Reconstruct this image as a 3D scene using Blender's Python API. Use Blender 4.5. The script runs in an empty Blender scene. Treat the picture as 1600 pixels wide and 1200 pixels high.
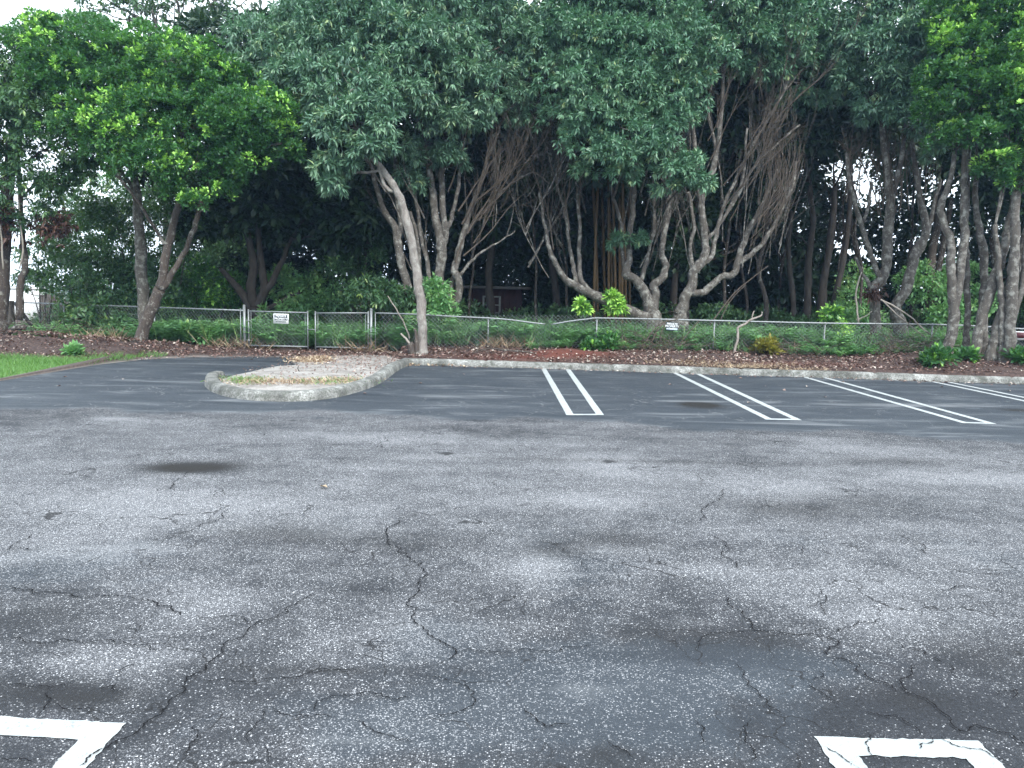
import bpy, math, random
import numpy as np
from mathutils import Matrix, Vector
R = math.radians
rng = np.random.default_rng(7); random.seed(7)
S = bpy.context.scene
# ---------------------------------------------------------------- camera
CAMH, FPX, PITCH, ROLL = 1.8, 1200.0, R(6.8), R(1.26)
fw = np.array([0, math.cos(PITCH), -math.sin(PITCH)])
r0 = np.array([1.0, 0, 0]); u0 = np.array([0, math.sin(PITCH), math.cos(PITCH)])
rt = math.cos(ROLL)*r0 + math.sin(ROLL)*u0
up = -math.sin(ROLL)*r0 + math.cos(ROLL)*u0
cd = bpy.data.cameras.new('camera'); cam = bpy.data.objects.new('camera', cd)
S.collection.objects.link(cam); S.camera = cam
M4 = Matrix(((rt[0], up[0], -fw[0], 0), (rt[1], up[1], -fw[1], 0), (rt[2], up[2], -fw[2], CAMH), (0, 0, 0, 1)))
cam.matrix_world = M4
cd.sensor_width = 36; cd.lens = 36*FPX/1600; cd.clip_end = 2000; cd.clip_start = .05
# ---------------------------------------------------------------- world, sun, exposure
EXPO, SKY_K, SUN_E, SUN_A = 1.4, 0.10, 40, 35
wd = bpy.data.worlds.new('World'); S.world = wd; wd.use_nodes = True
wn, wl = wd.node_tree.nodes, wd.node_tree.links
bg = wn['Background']; bg.inputs['Strength'].default_value = SKY_K
sky = wn.new('ShaderNodeTexSky'); sky.sky_type = 'NISHITA'; sky.sun_disc = False
sky.sun_elevation = R(SUN_E); sky.sun_rotation = R(SUN_A); sky.air_density = 1.0; sky.dust_density = 2.0
tc = wn.new('ShaderNodeTexCoord'); nz = wn.new('ShaderNodeTexNoise'); nz.inputs['Scale'].default_value = 2.2; nz.inputs['Detail'].default_value = 5
cr = wn.new('ShaderNodeValToRGB'); cr.color_ramp.elements[0].position = .3; cr.color_ramp.elements[1].position = .75
cr.color_ramp.elements[0].color = (8.9, 10.5, 12.0, 1); cr.color_ramp.elements[1].color = (12.9, 13.9, 14.6, 1)
mx = wn.new('ShaderNodeMix'); mx.data_type = 'RGBA'; mx.inputs[0].default_value = .86
wl.new(tc.outputs['Generated'], nz.inputs['Vector']); wl.new(nz.outputs['Fac'], cr.inputs['Fac'])
wl.new(sky.outputs['Color'], mx.inputs[6]); wl.new(cr.outputs['Color'], mx.inputs[7]); wl.new(mx.outputs[2], bg.inputs['Color'])
sd = bpy.data.lights.new('sun', 'SUN'); sd.energy = 1.5; sd.angle = R(11); sd.color = (1, .97, .92)
sun = bpy.data.objects.new('sun', sd); S.collection.objects.link(sun)
sun.rotation_euler = (R(90-SUN_E), 0, R(180-SUN_A+180)) 
# light comes from in front-right of the trees (behind the camera, to the right)
sdir = Vector((math.sin(R(155))*math.cos(R(SUN_E)), math.cos(R(155))*math.cos(R(SUN_E)), math.sin(R(SUN_E))))
sun.rotation_euler = sdir.to_track_quat('Z', 'Y').to_euler()
sky.sun_rotation = R(155)
GLARE_DENS = .0007  # density of the added blue volume that lifts the darks like lens glare
S.view_settings.view_transform = 'Standard'; S.view_settings.look = 'None'; S.view_settings.exposure = EXPO; S.view_settings.gamma = 1
S.render.engine = 'CYCLES'; S.cycles.max_bounces = 6; S.cycles.diffuse_bounces = 3; S.cycles.transparent_max_bounces = 4

# ---------------------------------------------------------------- pixel <-> world
def ray(px, py): return fw + (px-800)/FPX*rt - (py-600)/FPX*up
def W(px, py, Y):
    d = ray(px, py); t = Y/d[1]; return np.array([0, 0, CAMH]) + d*t
def G(px, py, z=0.0):
    d = ray(px, py); t = (z-CAMH)/d[2]; return np.array([0, 0, CAMH]) + d*t
# ---------------------------------------------------------------- helpers
def link(o, parent=None):
    S.collection.objects.link(o)
    if parent is not None: o.parent = parent
    return o
def tag(o, label=None, cat=None, group=None, kind=None):
    if label: o['label'] = label
    if cat: o['category'] = cat
    if group: o['group'] = group
    if kind: o['kind'] = kind
    return o
def empty(name, loc=(0, 0, 0)):
    o = bpy.data.objects.new(name, None); o.location = loc; o.empty_display_size = .2
    return link(o)
def mesh_np(name, V, F, mat, parent=None, attrs=None, smooth=False):
    """V Nx3, F list of index arrays (each MxK)"""
    V = np.asarray(V, np.float32).reshape(-1, 3)
    if parent is not None: V = V - np.array(parent.location, np.float32)
    if not isinstance(F, (list, tuple)): F = [F]
    F = [np.asarray(f, np.int32) for f in F if len(f)]
    me = bpy.data.meshes.new(name)
    me.vertices.add(len(V)); me.vertices.foreach_set('co', V.ravel())
    nl = sum(f.size for f in F); npoly = sum(len(f) for f in F)
    me.loops.add(nl); me.loops.foreach_set('vertex_index', np.concatenate([f.ravel() for f in F]))
    tot = np.concatenate([np.full(len(f), f.shape[1], np.int32) for f in F])
    st = np.concatenate([[0], np.cumsum(tot)[:-1]]).astype(np.int32)
    me.polygons.add(npoly); me.polygons.foreach_set('loop_start', st)
    if smooth: me.polygons.foreach_set('use_smooth', np.ones(npoly, bool))
    me.update(calc_edges=True)
    for k, a in (attrs or {}).items():
        at = me.attributes.new(k, 'FLOAT', 'POINT'); at.data.foreach_set('value', np.asarray(a, np.float32))
    if mat: me.materials.append(mat)
    return link(bpy.data.objects.new(name, me), parent)
def norm(a): return a/np.maximum(np.linalg.norm(a, axis=-1, keepdims=True), 1e-9)
class MB:
    def __init__(s): s.V = []; s.F = {}; s.n = 0
    def add(s, V, F):
        V = np.asarray(V, float)
        for f in (F if isinstance(F, list) else [F]):
            f = np.asarray(f)
            if len(f): s.F.setdefault(f.shape[1], []).append(f+s.n)
        s.V.append(V); s.n += len(V)
    def tube(s, pts, rad, sides=6, cap=True, rough=0.0):
        P = np.asarray(pts, float); n = len(P); rad = np.broadcast_to(np.asarray(rad, float), (n,))
        T = norm(np.gradient(P, axis=0)); ref = np.array([0, 0, 1.0]) if abs(T[0][2]) < .8 else np.array([1.0, 0, 0])
        A = norm(np.cross(T, ref)); B = np.cross(T, A)
        for i in range(1, n):                      # keep the frame from flipping
            a = A[i-1]-T[i]*np.dot(A[i-1], T[i]); A[i] = a/max(np.linalg.norm(a), 1e-9); B[i] = np.cross(T[i], A[i])
        th = np.linspace(0, 2*np.pi, sides, endpoint=False)
        rr = rad[:, None]*(1+rough*rng.normal(size=(n, sides))) if rough else rad[:, None]*np.ones((1, sides))
        V = P[:, None, :]+rr[..., None]*(np.cos(th)[None, :, None]*A[:, None, :]+np.sin(th)[None, :, None]*B[:, None, :])
        i = np.arange(n-1)[:, None]; j = np.arange(sides)[None, :]; k = (j+1) % sides
        F = np.stack([i*sides+j, i*sides+k, (i+1)*sides+k, (i+1)*sides+j], -1).reshape(-1, 4)
        s.add(V.reshape(-1, 3), F)
        if cap:
            s.F.setdefault(sides, []).append(np.array([[s.n-1-q for q in range(sides)][::-1]]))
            s.F.setdefault(sides, []).append(np.array([[s.n-n*sides+q for q in range(sides)][::-1]]))
    def box(s, lo, hi):
        x0, y0, z0 = lo; x1, y1, z1 = hi
        V = [(x0,y0,z0),(x1,y0,z0),(x1,y1,z0),(x0,y1,z0),(x0,y0,z1),(x1,y0,z1),(x1,y1,z1),(x0,y1,z1)]
        s.add(V, np.array([(0,3,2,1),(4,5,6,7),(0,1,5,4),(1,2,6,5),(2,3,7,6),(3,0,4,7)]))
    def build(s, name, mat, parent=None, smooth=False):
        return mesh_np(name, np.concatenate(s.V), [np.concatenate(f) for f in s.F.values()], mat, parent, smooth=smooth)
def catmull(P, sub=4):
    P = np.asarray(P, float)
    if len(P) < 3: 
        t = np.linspace(0, 1, sub+1)[:, None]; return P[0]*(1-t)+P[-1]*t
    Q = np.vstack([2*P[0]-P[1], P, 2*P[-1]-P[-2]]); out = []
    for i in range(1, len(Q)-2):
        p0, p1, p2, p3 = Q[i-1:i+3]
        for t in np.linspace(0, 1, sub, endpoint=False):
            out.append(.5*((2*p1)+(p2-p0)*t+(2*p0-5*p1+4*p2-p3)*t*t+(-p0+3*p1-3*p2+p3)*t**3))
    out.append(P[-1]); return np.array(out)
# ---------------------------------------------------------------- materials
def newmat(name):
    m = bpy.data.materials.new(name); m.use_nodes = True
    return m, m.node_tree.nodes, m.node_tree.links, m.node_tree.nodes['Principled BSDF']
def ramp(n, l, src, stops, interp='LINEAR'):
    r = n.new('ShaderNodeValToRGB'); r.color_ramp.interpolation = interp
    e = r.color_ramp.elements
    while len(e) < len(stops): e.new(.5)
    for q, (p, c) in zip(e, stops): q.position = p; q.color = (c[0], c[1], c[2], 1)
    l.new(src, r.inputs['Fac']); return r.outputs['Color']
def noise(n, l, scale, detail=4, rough=.55, vec=None, dist=0):
    t = n.new('ShaderNodeTexNoise'); t.inputs['Scale'].default_value = scale; t.inputs['Detail'].default_value = detail
    t.inputs['Roughness'].default_value = rough; t.inputs['Distortion'].default_value = dist
    if vec is not None: l.new(vec, t.inputs['Vector'])
    return t.outputs['Fac']
def mixc(n, l, fac, a, b, mode='MIX'):
    m = n.new('ShaderNodeMix'); m.data_type = 'RGBA'; m.blend_type = mode
    if isinstance(fac, (int, float)): m.inputs[0].default_value = fac
    else: l.new(fac, m.inputs[0])
    for i, v in ((6, a), (7, b)):
        if isinstance(v, tuple): m.inputs[i].default_value = (*v, 1)
        else: l.new(v, m.inputs[i])
    return m.outputs[2]
def mth(n, l, op, a, b=None, c=None, clamp=False):
    m = n.new('ShaderNodeMath'); m.operation = op; m.use_clamp = clamp
    for i, v in enumerate((a, b, c)):
        if v is None: continue
        if isinstance(v, (int, float)): m.inputs[i].default_value = v
        else: l.new(v, m.inputs[i])
    return m.outputs[0]
def bump(n, l, b, h, strength, dist):
    k = n.new('ShaderNodeBump'); k.inputs['Strength'].default_value = strength; k.inputs['Distance'].default_value = dist
    l.new(h, k.inputs['Height']); l.new(k.outputs['Normal'], b.inputs['Normal'])
def attr(n, name):
    a = n.new('ShaderNodeAttribute'); a.attribute_name = name; return a.outputs['Fac']
def ocoord(n): return n.new('ShaderNodeTexCoord').outputs['Object']
def leafmat(name, stops, rough=.4, trans=.25, tcol=(.12, .25, .03), spec=.5):
    m, n, l, b = newmat(name)
    c = ramp(n, l, attr(n, 'tint'), stops); l.new(c, b.inputs['Base Color'])
    b.inputs['Roughness'].default_value = rough; b.inputs['Specular IOR Level'].default_value = spec
    t = n.new('ShaderNodeBsdfTranslucent'); t.inputs['Color'].default_value = (*tcol, 1)
    if trans > 0:
        s = n.new('ShaderNodeMixShader'); s.inputs[0].default_value = trans
        l.new(b.outputs[0], s.inputs[1]); l.new(t.outputs[0], s.inputs[2]); l.new(s.outputs[0], n['Material Output'].inputs[0])
    return m
L_GREY = leafmat('leaf_grey_green', [(0, (.055,.12,.088)), (.5, (.118,.222,.145)), (.85, (.20,.33,.20)), (1, (.29,.38,.18))], .33, .14, (.10,.26,.08))
L_GREY2 = leafmat('leaf_soft_green', [(0, (.050,.125,.078)), (.5, (.105,.215,.130)), (.85, (.18,.31,.185)), (1, (.28,.36,.16))], .34, .16, (.10,.26,.08))
L_MID = leafmat('leaf_mid_green', [(0, (.032,.080,.042)), (.5, (.062,.135,.066)), (.9, (.12,.23,.095)), (1, (.20,.30,.09))], .38, .2)
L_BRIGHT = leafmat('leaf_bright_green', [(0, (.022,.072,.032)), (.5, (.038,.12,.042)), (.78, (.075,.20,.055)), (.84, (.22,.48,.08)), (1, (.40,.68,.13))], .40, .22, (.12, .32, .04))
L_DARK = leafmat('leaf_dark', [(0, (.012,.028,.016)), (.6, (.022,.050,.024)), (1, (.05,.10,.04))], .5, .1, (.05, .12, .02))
L_FERN = leafmat('fern_green', [(0, (.085,.19,.095)), (.5, (.15,.32,.14)), (.85, (.23,.43,.16)), (1, (.38,.52,.20))], .5, .3, (.18,.42,.08))
L_YEL = leafmat('leaf_yellowish', [(0, (.10,.13,.03)), (.5, (.20,.20,.04)), (1, (.38,.32,.06))], .5, .25, (.3, .3, .05))
L_GRASS = leafmat('grass_blade', [(0, (.06,.145,.035)), (.6, (.11,.235,.06)), (.9, (.17,.30,.09)), (1, (.42,.40,.24))], .55, .3, (.2, .4, .06))
L_LITTER = leafmat('dead_leaf', [(0, (.045,.022,.018)), (.35, (.11,.055,.042)), (.6, (.20,.12,.10)), (.85, (.33,.25,.21)), (1, (.50,.44,.38))], .6, .05, (.2, .1, .05))
L_DRY = leafmat('dry_leaf_tan', [(0, (.16,.10,.065)), (.5, (.32,.22,.14)), (1, (.50,.42,.29))], .65, .05, (.3, .2, .1))
L_RUST = leafmat('rust_leaf', [(0, (.03,.014,.011)), (.5, (.065,.032,.025)), (1, (.11,.06,.045))], .6, .1, (.2, .08, .04))
def barkmat(name, a, b_, spot=0.0, sc=9):
    m, n, l, b = newmat(name); oc = ocoord(n)
    mp = n.new('ShaderNodeMapping'); mp.inputs['Scale'].default_value = (1, 1, .35); l.new(oc, mp.inputs['Vector'])
    f = noise(n, l, sc, 7, .65, mp.outputs[0])
    c = ramp(n, l, f, [(.3, a), (.7, b_)])
    if spot > 0:
        g = ramp(n, l, noise(n, l, 7, 3, .6, oc), [(.60-spot*.12, (0,0,0)), (.68, (1,1,1))])
        c = mixc(n, l, mth(n, l, 'MULTIPLY', g, .75), c, (.30, .295, .265))
        g2 = ramp(n, l, noise(n, l, 26, 2, .6, oc), [(.66, (0,0,0)), (.72, (1,1,1))])
        c = mixc(n, l, mth(n, l, 'MULTIPLY', g2, .8), c, (.42, .43, .39))
    l.new(c, b.inputs['Base Color']); b.inputs['Roughness'].default_value = .85
    bump(n, l, b, noise(n, l, sc*3, 6, .75, mp.outputs[0]), .9, .035)
    return m
B_GREY = barkmat('bark_grey', (.040,.034,.028), (.115,.102,.088), .9)
B_BROWN = barkmat('bark_brown', (.030,.023,.019), (.085,.066,.054), .4)
B_PALE = barkmat('bark_pale', (.11,.095,.085), (.28,.25,.225), 1.0)
B_DARK = barkmat('bark_dark', (.02,.016,.014), (.07,.058,.048), 0)
B_TWIG = barkmat('bark_dry_twig', (.045,.035,.027), (.125,.10,.078), 0)
B_BAMBOO = barkmat('bamboo', (.06,.037,.018), (.13,.085,.04), 0, 3)
B_DEADW = barkmat('dead_wood_pale', (.16,.14,.12), (.36,.32,.28), 0)
def simple(name, col, rough=.6, metal=0, nscale=None, amt=.25, bumpd=0):
    m, n, l, b = newmat(name); b.inputs['Roughness'].default_value = rough; b.inputs['Metallic'].default_value = metal
    if nscale:
        f = noise(n, l, nscale, 5, .6, ocoord(n)); lo = tuple(v*(1-amt) for v in col); hi = tuple(min(1, v*(1+amt)) for v in col)
        l.new(ramp(n, l, f, [(.3, lo), (.7, hi)]), b.inputs['Base Color'])
        if bumpd: bump(n, l, b, f, .5, bumpd)
    else: b.inputs['Base Color'].default_value = (*col, 1)
    return m
M_STEEL = simple('galvanised_steel', (.24,.255,.26), .5, .5, 30, .25)
M_WIRE = simple('galvanised_wire', (.24,.26,.27), .55, .4, 12, .35)
M_WHITE = simple('sign_white', (.72,.74,.74), .45, 0, 20, .06)
M_BLACK = simple('sign_dark', (.02,.03,.04), .4, 0, 20, .2)
M_MAROON = simple('sign_maroon', (.085,.022,.028), .5, 0, 30, .3)
M_REDWALL = simple('red_board_wall', (.030,.010,.010), .8, 0, 6, .4)
M_ROOF = simple('grey_roof_sheet', (.09,.085,.08), .7, 0, 5, .4)
M_FRAME = simple('weathered_frame', (.20,.21,.20), .7, 0, 14, .3)
M_GLASS = simple('dark_glass', (.02,.035,.04), .12)
M_WOOD = simple('grey_boards', (.17,.14,.12), .85, 0, 5, .4, .01)
M_DARKW = simple('dark_timber', (.025,.024,.024), .8, 0, 6, .3)
M_FARWALL = simple('white_render', (.75,.77,.78), .8, 0, 3, .06)
M_CABLE = simple('cable_black', (.03,.03,.035), .6)
M_CRACK = simple('crack_fill', (.014,.014,.015), 1.0, 0, 30, .4); M_CRACK.node_tree.nodes['Principled BSDF'].inputs['Specular IOR Level'].default_value = 0

# ---------------------------------------------------------------- terrain height
def gauss(X, Y, x, y, sx, sy): return np.exp(-((X-x)/sx)**2-((Y-y)/sy)**2)
BX = np.array([-60, -9.6, -9.3, -8.9, -8.2, -6.6, -4.6, -3.2, -2.75, -2.0, 16, 60.])
BY = np.array([10.0, 10.0, 16.6, 18.4, 19.2, 19.7, 19.9, 19.6, 19.25, 19.15, 17.95, 17.9])   # front edge of the soil
def front(X): return np.interp(X, BX, BY)
def H(X, Y):
    X = np.asarray(X, float); Y = np.asarray(Y, float)
    f = np.where(X < -9.3, 18.2, front(X)); d = np.clip((Y-f)/2.4, 0, 1)
    base = np.where(X > -3.0, .13, .012)
    h = base + d*np.where(X > -3, .13, .10)
    h = h + .42*gauss(X, Y, -13.3, 20.0, 2.3, 1.0)+.18*gauss(X, Y, -10.2, 20.2, 1.6, .9)
    h = h + .22*gauss(X, Y, 10.6, 19.9, 1.0, .8)+.34*gauss(X, Y, 13.6, 19.6, 1.9, 1.0)
    h = h + .13*gauss(X, Y, 1.4, 20.2, 1.2, .5)+.12*gauss(X, Y, 4.4, 20.2, 1.5, .7)
    w = .035*np.sin(X*2.1+Y)*np.sin(Y*2.7-X*.8)+.02*np.sin(X*5.3)*np.sin(Y*4.9+1)
    return h + w*np.clip(d*1.5, 0, 1)
# ---------------------------------------------------------------- ground
def grid(xs, ys, zf):
    X, Y = np.meshgrid(xs, ys); Z = zf(X, Y); nx, ny = len(xs), len(ys)
    i = np.arange(ny-1)[:, None]*nx; j = np.arange(nx-1)[None]
    F = np.stack([i+j, i+j+1, i+j+1+nx, i+j+nx], -1).reshape(-1, 4)
    return np.stack([X, Y, Z], -1).reshape(-1, 3), F
m, n, l, b = newmat('soil_and_grass'); oc = ocoord(n)
c = ramp(n, l, noise(n, l, .6, 8, .65, oc), [(.35, (.035,.028,.022)), (.55, (.045,.07,.025)), (.7, (.06,.11,.035))])
l.new(c, b.inputs['Base Color']); b.inputs['Roughness'].default_value = .95
V, F = grid(np.linspace(-320, 320, 30), np.linspace(-320, 320, 30), lambda X, Y: X*0-.12)
tag(mesh_np('ground', V, F, m), kind='structure')
# asphalt sheet
xs = np.unique(np.round(np.concatenate([np.linspace(-60, -16, 12), np.arange(-16, 18, .09), np.linspace(18, 60, 12)]), 3))
ys = np.unique(np.round(np.concatenate([np.linspace(-25, 0, 8), np.arange(0, 5, .05), np.arange(5, 21, .09)]), 3))
V, F = grid(xs, ys, lambda X, Y: X*0)
X, Y = V[:, 0], V[:, 1]
def blob(px, py, rx, ry, amp, P=1.0):
    g = G(px, py); z = g[1]; sx = rx*z/FPX; sy = ry*z*z/(FPX*CAMH)
    return amp*np.exp(-(((X-g[0])/sx)**2+((Y-g[1])/sy)**2)**P)
wear = np.zeros(len(V)); stain = np.zeros(len(V))
for a in [(950,728,60,18,.9),(905,780,95,12,.7),(840,888,55,22,.75),(660,714,90,5,.8),(500,680,200,12,.35),(1540,748,130,10,.9),(1330,700,110,6,.45),(1420,712,100,8,.35),
          (170,1030,110,30,.75),(270,790,280,30,.55),(60,850,140,30,.35),(1280,690,60,6,.4),(980,860,50,9,.4),(1200,760,170,18,.5),(1330,920,200,40,.45),(330,940,110,22,.45),(620,960,60,30,.35),
          (1370,970,110,30,.45),(760,690,180,5,.4),(240,660,90,5,.4),(180,654,35,2.5,.9),(1330,632,70,2.4,.5),(1500,634,110,3,.5),(1060,627,60,1.3,.9),(740,660,220,3,.3),(560,1010,140,30,.3),(1180,880,120,20,.3)]:
    wear += blob(*a)
for a in [(290,731,60,8,1.6,1.1),(350,727,50,10,.4),(1095,633,30,4.4,2.2,1.2),(1590,641,30,2.5,1.0,1.5),(455,835,110,16,.5),(960,845,80,16,.4),(1430,1092,60,22,.5),(1530,1020,100,34,.35),(1250,800,90,14,.3),
          (860,860,50,12,.5),(60,1080,120,25,.4),(60,960,90,30,.3),(1090,1000,150,25,.3),(640,850,120,20,.25),(1210,790,120,12,.25),(1340,780,90,14,.25),(980,720,300,3,.35),(1400,720,110,6,.35),(470,1045,160,6,.4),(950,1180,40,25,.5),(140,1090,80,14,.5)]:
    stain += blob(*a)
# fresher sealed coat over the far bays and the left lane; its edge wanders
edge = np.interp(X, [-12, -8, -4, -1, 2, 6, 12], [9.6, 10.6, 11.0, 11.0, 10.55, 10.1, 9.5])+.22*np.sin(X*1.7)+.12*np.sin(X*4.1+1)
seal = np.clip((Y-edge)/.55+.5, 0, 1)
wear += .30*np.exp(-((Y-7.2)/2.2)**2) - .28*np.exp(-((Y-3.0)/1.1)**2)*np.clip(.6+.5*np.sin(X*1.1), 0, 1)
remv = np.zeros(len(V))
for a in [(640,1120,330,70,1),(1000,1110,260,90,1),(900,880,110,60,.8),(180,868,190,36,.9),(960,1040,260,50,.9),(1200,1030,200,36,.8),(560,830,120,26,.5),(1460,790,160,24,.5),(700,985,130,50,.8),(1560,880,110,60,.7),(980,800,90,20,.4),(1240,850,120,30,.35),(1300,660,300,5,.5),(600,655,300,5,.6),(40,900,110,40,.5),(800,755,110,8,.4)]:
    remv += blob(*a)
asph = dict(rem=np.clip(remv, 0, 1.2), wear=np.clip(wear, -.4, 1.3), stain=np.clip(stain, 0, 1.2), seal=seal)
m, n, l, b = newmat('asphalt'); oc = ocoord(n)
wr, stn, sl = attr(n, 'wear'), attr(n, 'stain'), attr(n, 'seal')
big = noise(n, l, .55, 6, .6, oc, .6); med = noise(n, l, 3.2, 6, .65, oc, .3); fine = noise(n, l, 60, 3, .7, oc)
mpx = n.new('ShaderNodeMapping'); mpx.inputs['Scale'].default_value = (.35, 1.5, 1); l.new(oc, mpx.inputs['Vector'])
streak = noise(n, l, 1.6, 6, .6, mpx.outputs[0], .5)
vor = n.new('ShaderNodeTexVoronoi'); vor.inputs['Scale'].default_value = 140; l.new(oc, vor.inputs['Vector'])
vor2 = n.new('ShaderNodeTexVoronoi'); vor2.inputs['Scale'].default_value = 310; l.new(oc, vor2.inputs['Vector'])
sx = n.new('ShaderNodeSeparateColor'); l.new(vor.outputs['Color'], sx.inputs[0])
sx2 = n.new('ShaderNodeSeparateColor'); l.new(vor2.outputs['Color'], sx2.inputs[0])
# exposure of the stones: wear + noise
ex = mth(n, l, 'ADD', mth(n, l, 'MULTIPLY', wr, .75), mth(n, l, 'MULTIPLY', mth(n, l, 'SUBTRACT', big, .47), .9))
ex = mth(n, l, 'ADD', ex, mth(n, l, 'MULTIPLY', mth(n, l, 'SUBTRACT', med, .5), .9))
ex = mth(n, l, 'ADD', ex, mth(n, l, 'MULTIPLY', mth(n, l, 'SUBTRACT', streak, .5), .8))
ex = mth(n, l, 'SUBTRACT', ex, mth(n, l, 'MULTIPLY', stn, .45))
exw = mth(n, l, 'ADD', ex, .34, clamp=True)
thr = mth(n, l, 'SUBTRACT', .93, mth(n, l, 'MULTIPLY', exw, .62))
sp = mth(n, l, 'MULTIPLY', mth(n, l, 'SUBTRACT', sx.outputs[0], thr), 6, clamp=True)
spr = mth(n, l, 'MULTIPLY', mth(n, l, 'SUBTRACT', .62, vor.outputs['Distance']), 4, clamp=True)
sp = mth(n, l, 'MULTIPLY', sp, spr)
sp2 = mth(n, l, 'MULTIPLY', mth(n, l, 'SUBTRACT', sx2.outputs[0], mth(n, l, 'ADD', thr, .06)), 5, clamp=True)
base_w = ramp(n, l, fine, [(.3, (.0115,.0125,.015)), (.7, (.034,.037,.043))])
base_w = mixc(n, l, mth(n, l, 'MULTIPLY', exw, .34), base_w, (.105, .107, .113))
stone = ramp(n, l, sx.outputs[1], [(0, (.14,.14,.145)), (.6, (.30,.30,.31)), (1, (.78,.78,.79))])
cw = mixc(n, l, mth(n, l, 'MULTIPLY', sp2, .7), base_w, (.22, .22, .23))
cw = mixc(n, l, mth(n, l, 'MULTIPLY', sp, .9), cw, stone)
# sealed coat
base_s = ramp(n, l, mth(n, l, 'ADD', mth(n, l, 'MULTIPLY', streak, .6), mth(n, l, 'MULTIPLY', fine, .4)), [(.35, (.024,.030,.038)), (.65, (.050,.059,.070))])
scuff = ramp(n, l, mth(n, l, 'ADD', streak, mth(n, l, 'MULTIPLY', wr, .35)), [(.56, (0,0,0)), (.78, (1,1,1))])
cs = mixc(n, l, mth(n, l, 'MULTIPLY', scuff, .65), base_s, (.22, .225, .23))
cs = mixc(n, l, mth(n, l, 'MULTIPLY', sp2, .30), cs, (.2, .21, .22)); cs = mixc(n, l, mth(n, l, 'MULTIPLY', mth(n, l, 'MULTIPLY', sp, .8), mth(n, l, 'SUBTRACT', 1.0, sl, clamp=True)), cs, (.36, .36, .37))
slw = mth(n, l, 'MULTIPLY', mth(n, l, 'SUBTRACT', mth(n, l, 'ADD', sl, mth(n, l, 'MULTIPLY', mth(n, l, 'SUBTRACT', med, .5), 1.3)), .3), 2.4, clamp=True)
# remnants of sealer in the worn field
rem = ramp(n, l, mth(n, l, 'ADD', mth(n, l, 'MULTIPLY', attr(n, 'rem'), .55), mth(n, l, 'MULTIPLY', mth(n, l, 'SUBTRACT', noise(n, l, 1.4, 9, .68, oc, .8), .5), 1.5)), [(.20, (0,0,0)), (.46, (1,1,1))])
slw = mth(n, l, 'MAXIMUM', slw, mth(n, l, 'MULTIPLY', rem, mth(n, l, 'SUBTRACT', .62, mth(n, l, 'MULTIPLY', wr, .7), clamp=True)))
col = mixc(n, l, slw, cw, cs)
col = mixc(n, l, mth(n, l, 'MULTIPLY', mth(n, l, 'ADD', stn, mth(n, l, 'MULTIPLY', mth(n, l, 'MULTIPLY', stn, mth(n, l, 'SUBTRACT', med, .5)), 1.2)), .85, clamp=True), col, (.017, .016, .015))
# hairline crazing
wv = n.new('ShaderNodeTexNoise'); wv.inputs['Scale'].default_value = 3; wv.inputs['Detail'].default_value = 4; l.new(oc, wv.inputs['Vector'])
va = n.new('ShaderNodeVectorMath'); va.operation = 'MULTIPLY_ADD'; va.inputs[1].default_value = (.5, .5, 0); l.new(wv.outputs['Color'], va.inputs[0]); l.new(oc, va.inputs[2])
vc = n.new('ShaderNodeTexVoronoi'); vc.feature = 'DISTANCE_TO_EDGE'; vc.inputs['Scale'].default_value = 2.6; l.new(va.outputs[0], vc.inputs['Vector'])
ck = mth(n, l, 'LESS_THAN', vc.outputs['Distance'], mth(n, l, 'MULTIPLY', noise(n, l, 8, 3, .6, oc), .018))
ckm = ramp(n, l, noise(n, l, 1.1, 3, .6, oc), [(.48, (0,0,0)), (.56, (1,1,1))])
ck = mth(n, l, 'MULTIPLY', ck, ckm)
col = mixc(n, l, mth(n, l, 'MULTIPLY', ck, mth(n, l, 'SUBTRACT', .8, mth(n, l, 'MULTIPLY', sl, .25))), col, mixc(n, l, sl, (.012, .012, .013), (.19, .195, .20)))
b.inputs['Specular IOR Level'].default_value = .22
l.new(col, b.inputs['Base Color'])
l.new(mth(n, l, 'SUBTRACT', .88, mth(n, l, 'MULTIPLY', slw, .16)), b.inputs['Roughness'])
hh = mth(n, l, 'ADD', mth(n, l, 'MULTIPLY', vor.outputs['Distance'], -1), mth(n, l, 'MULTIPLY', ck, -2))
bump(n, l, b, hh, .55, .006)
tag(mesh_np('asphalt', V, F, m, attrs=asph), kind='structure')
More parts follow.
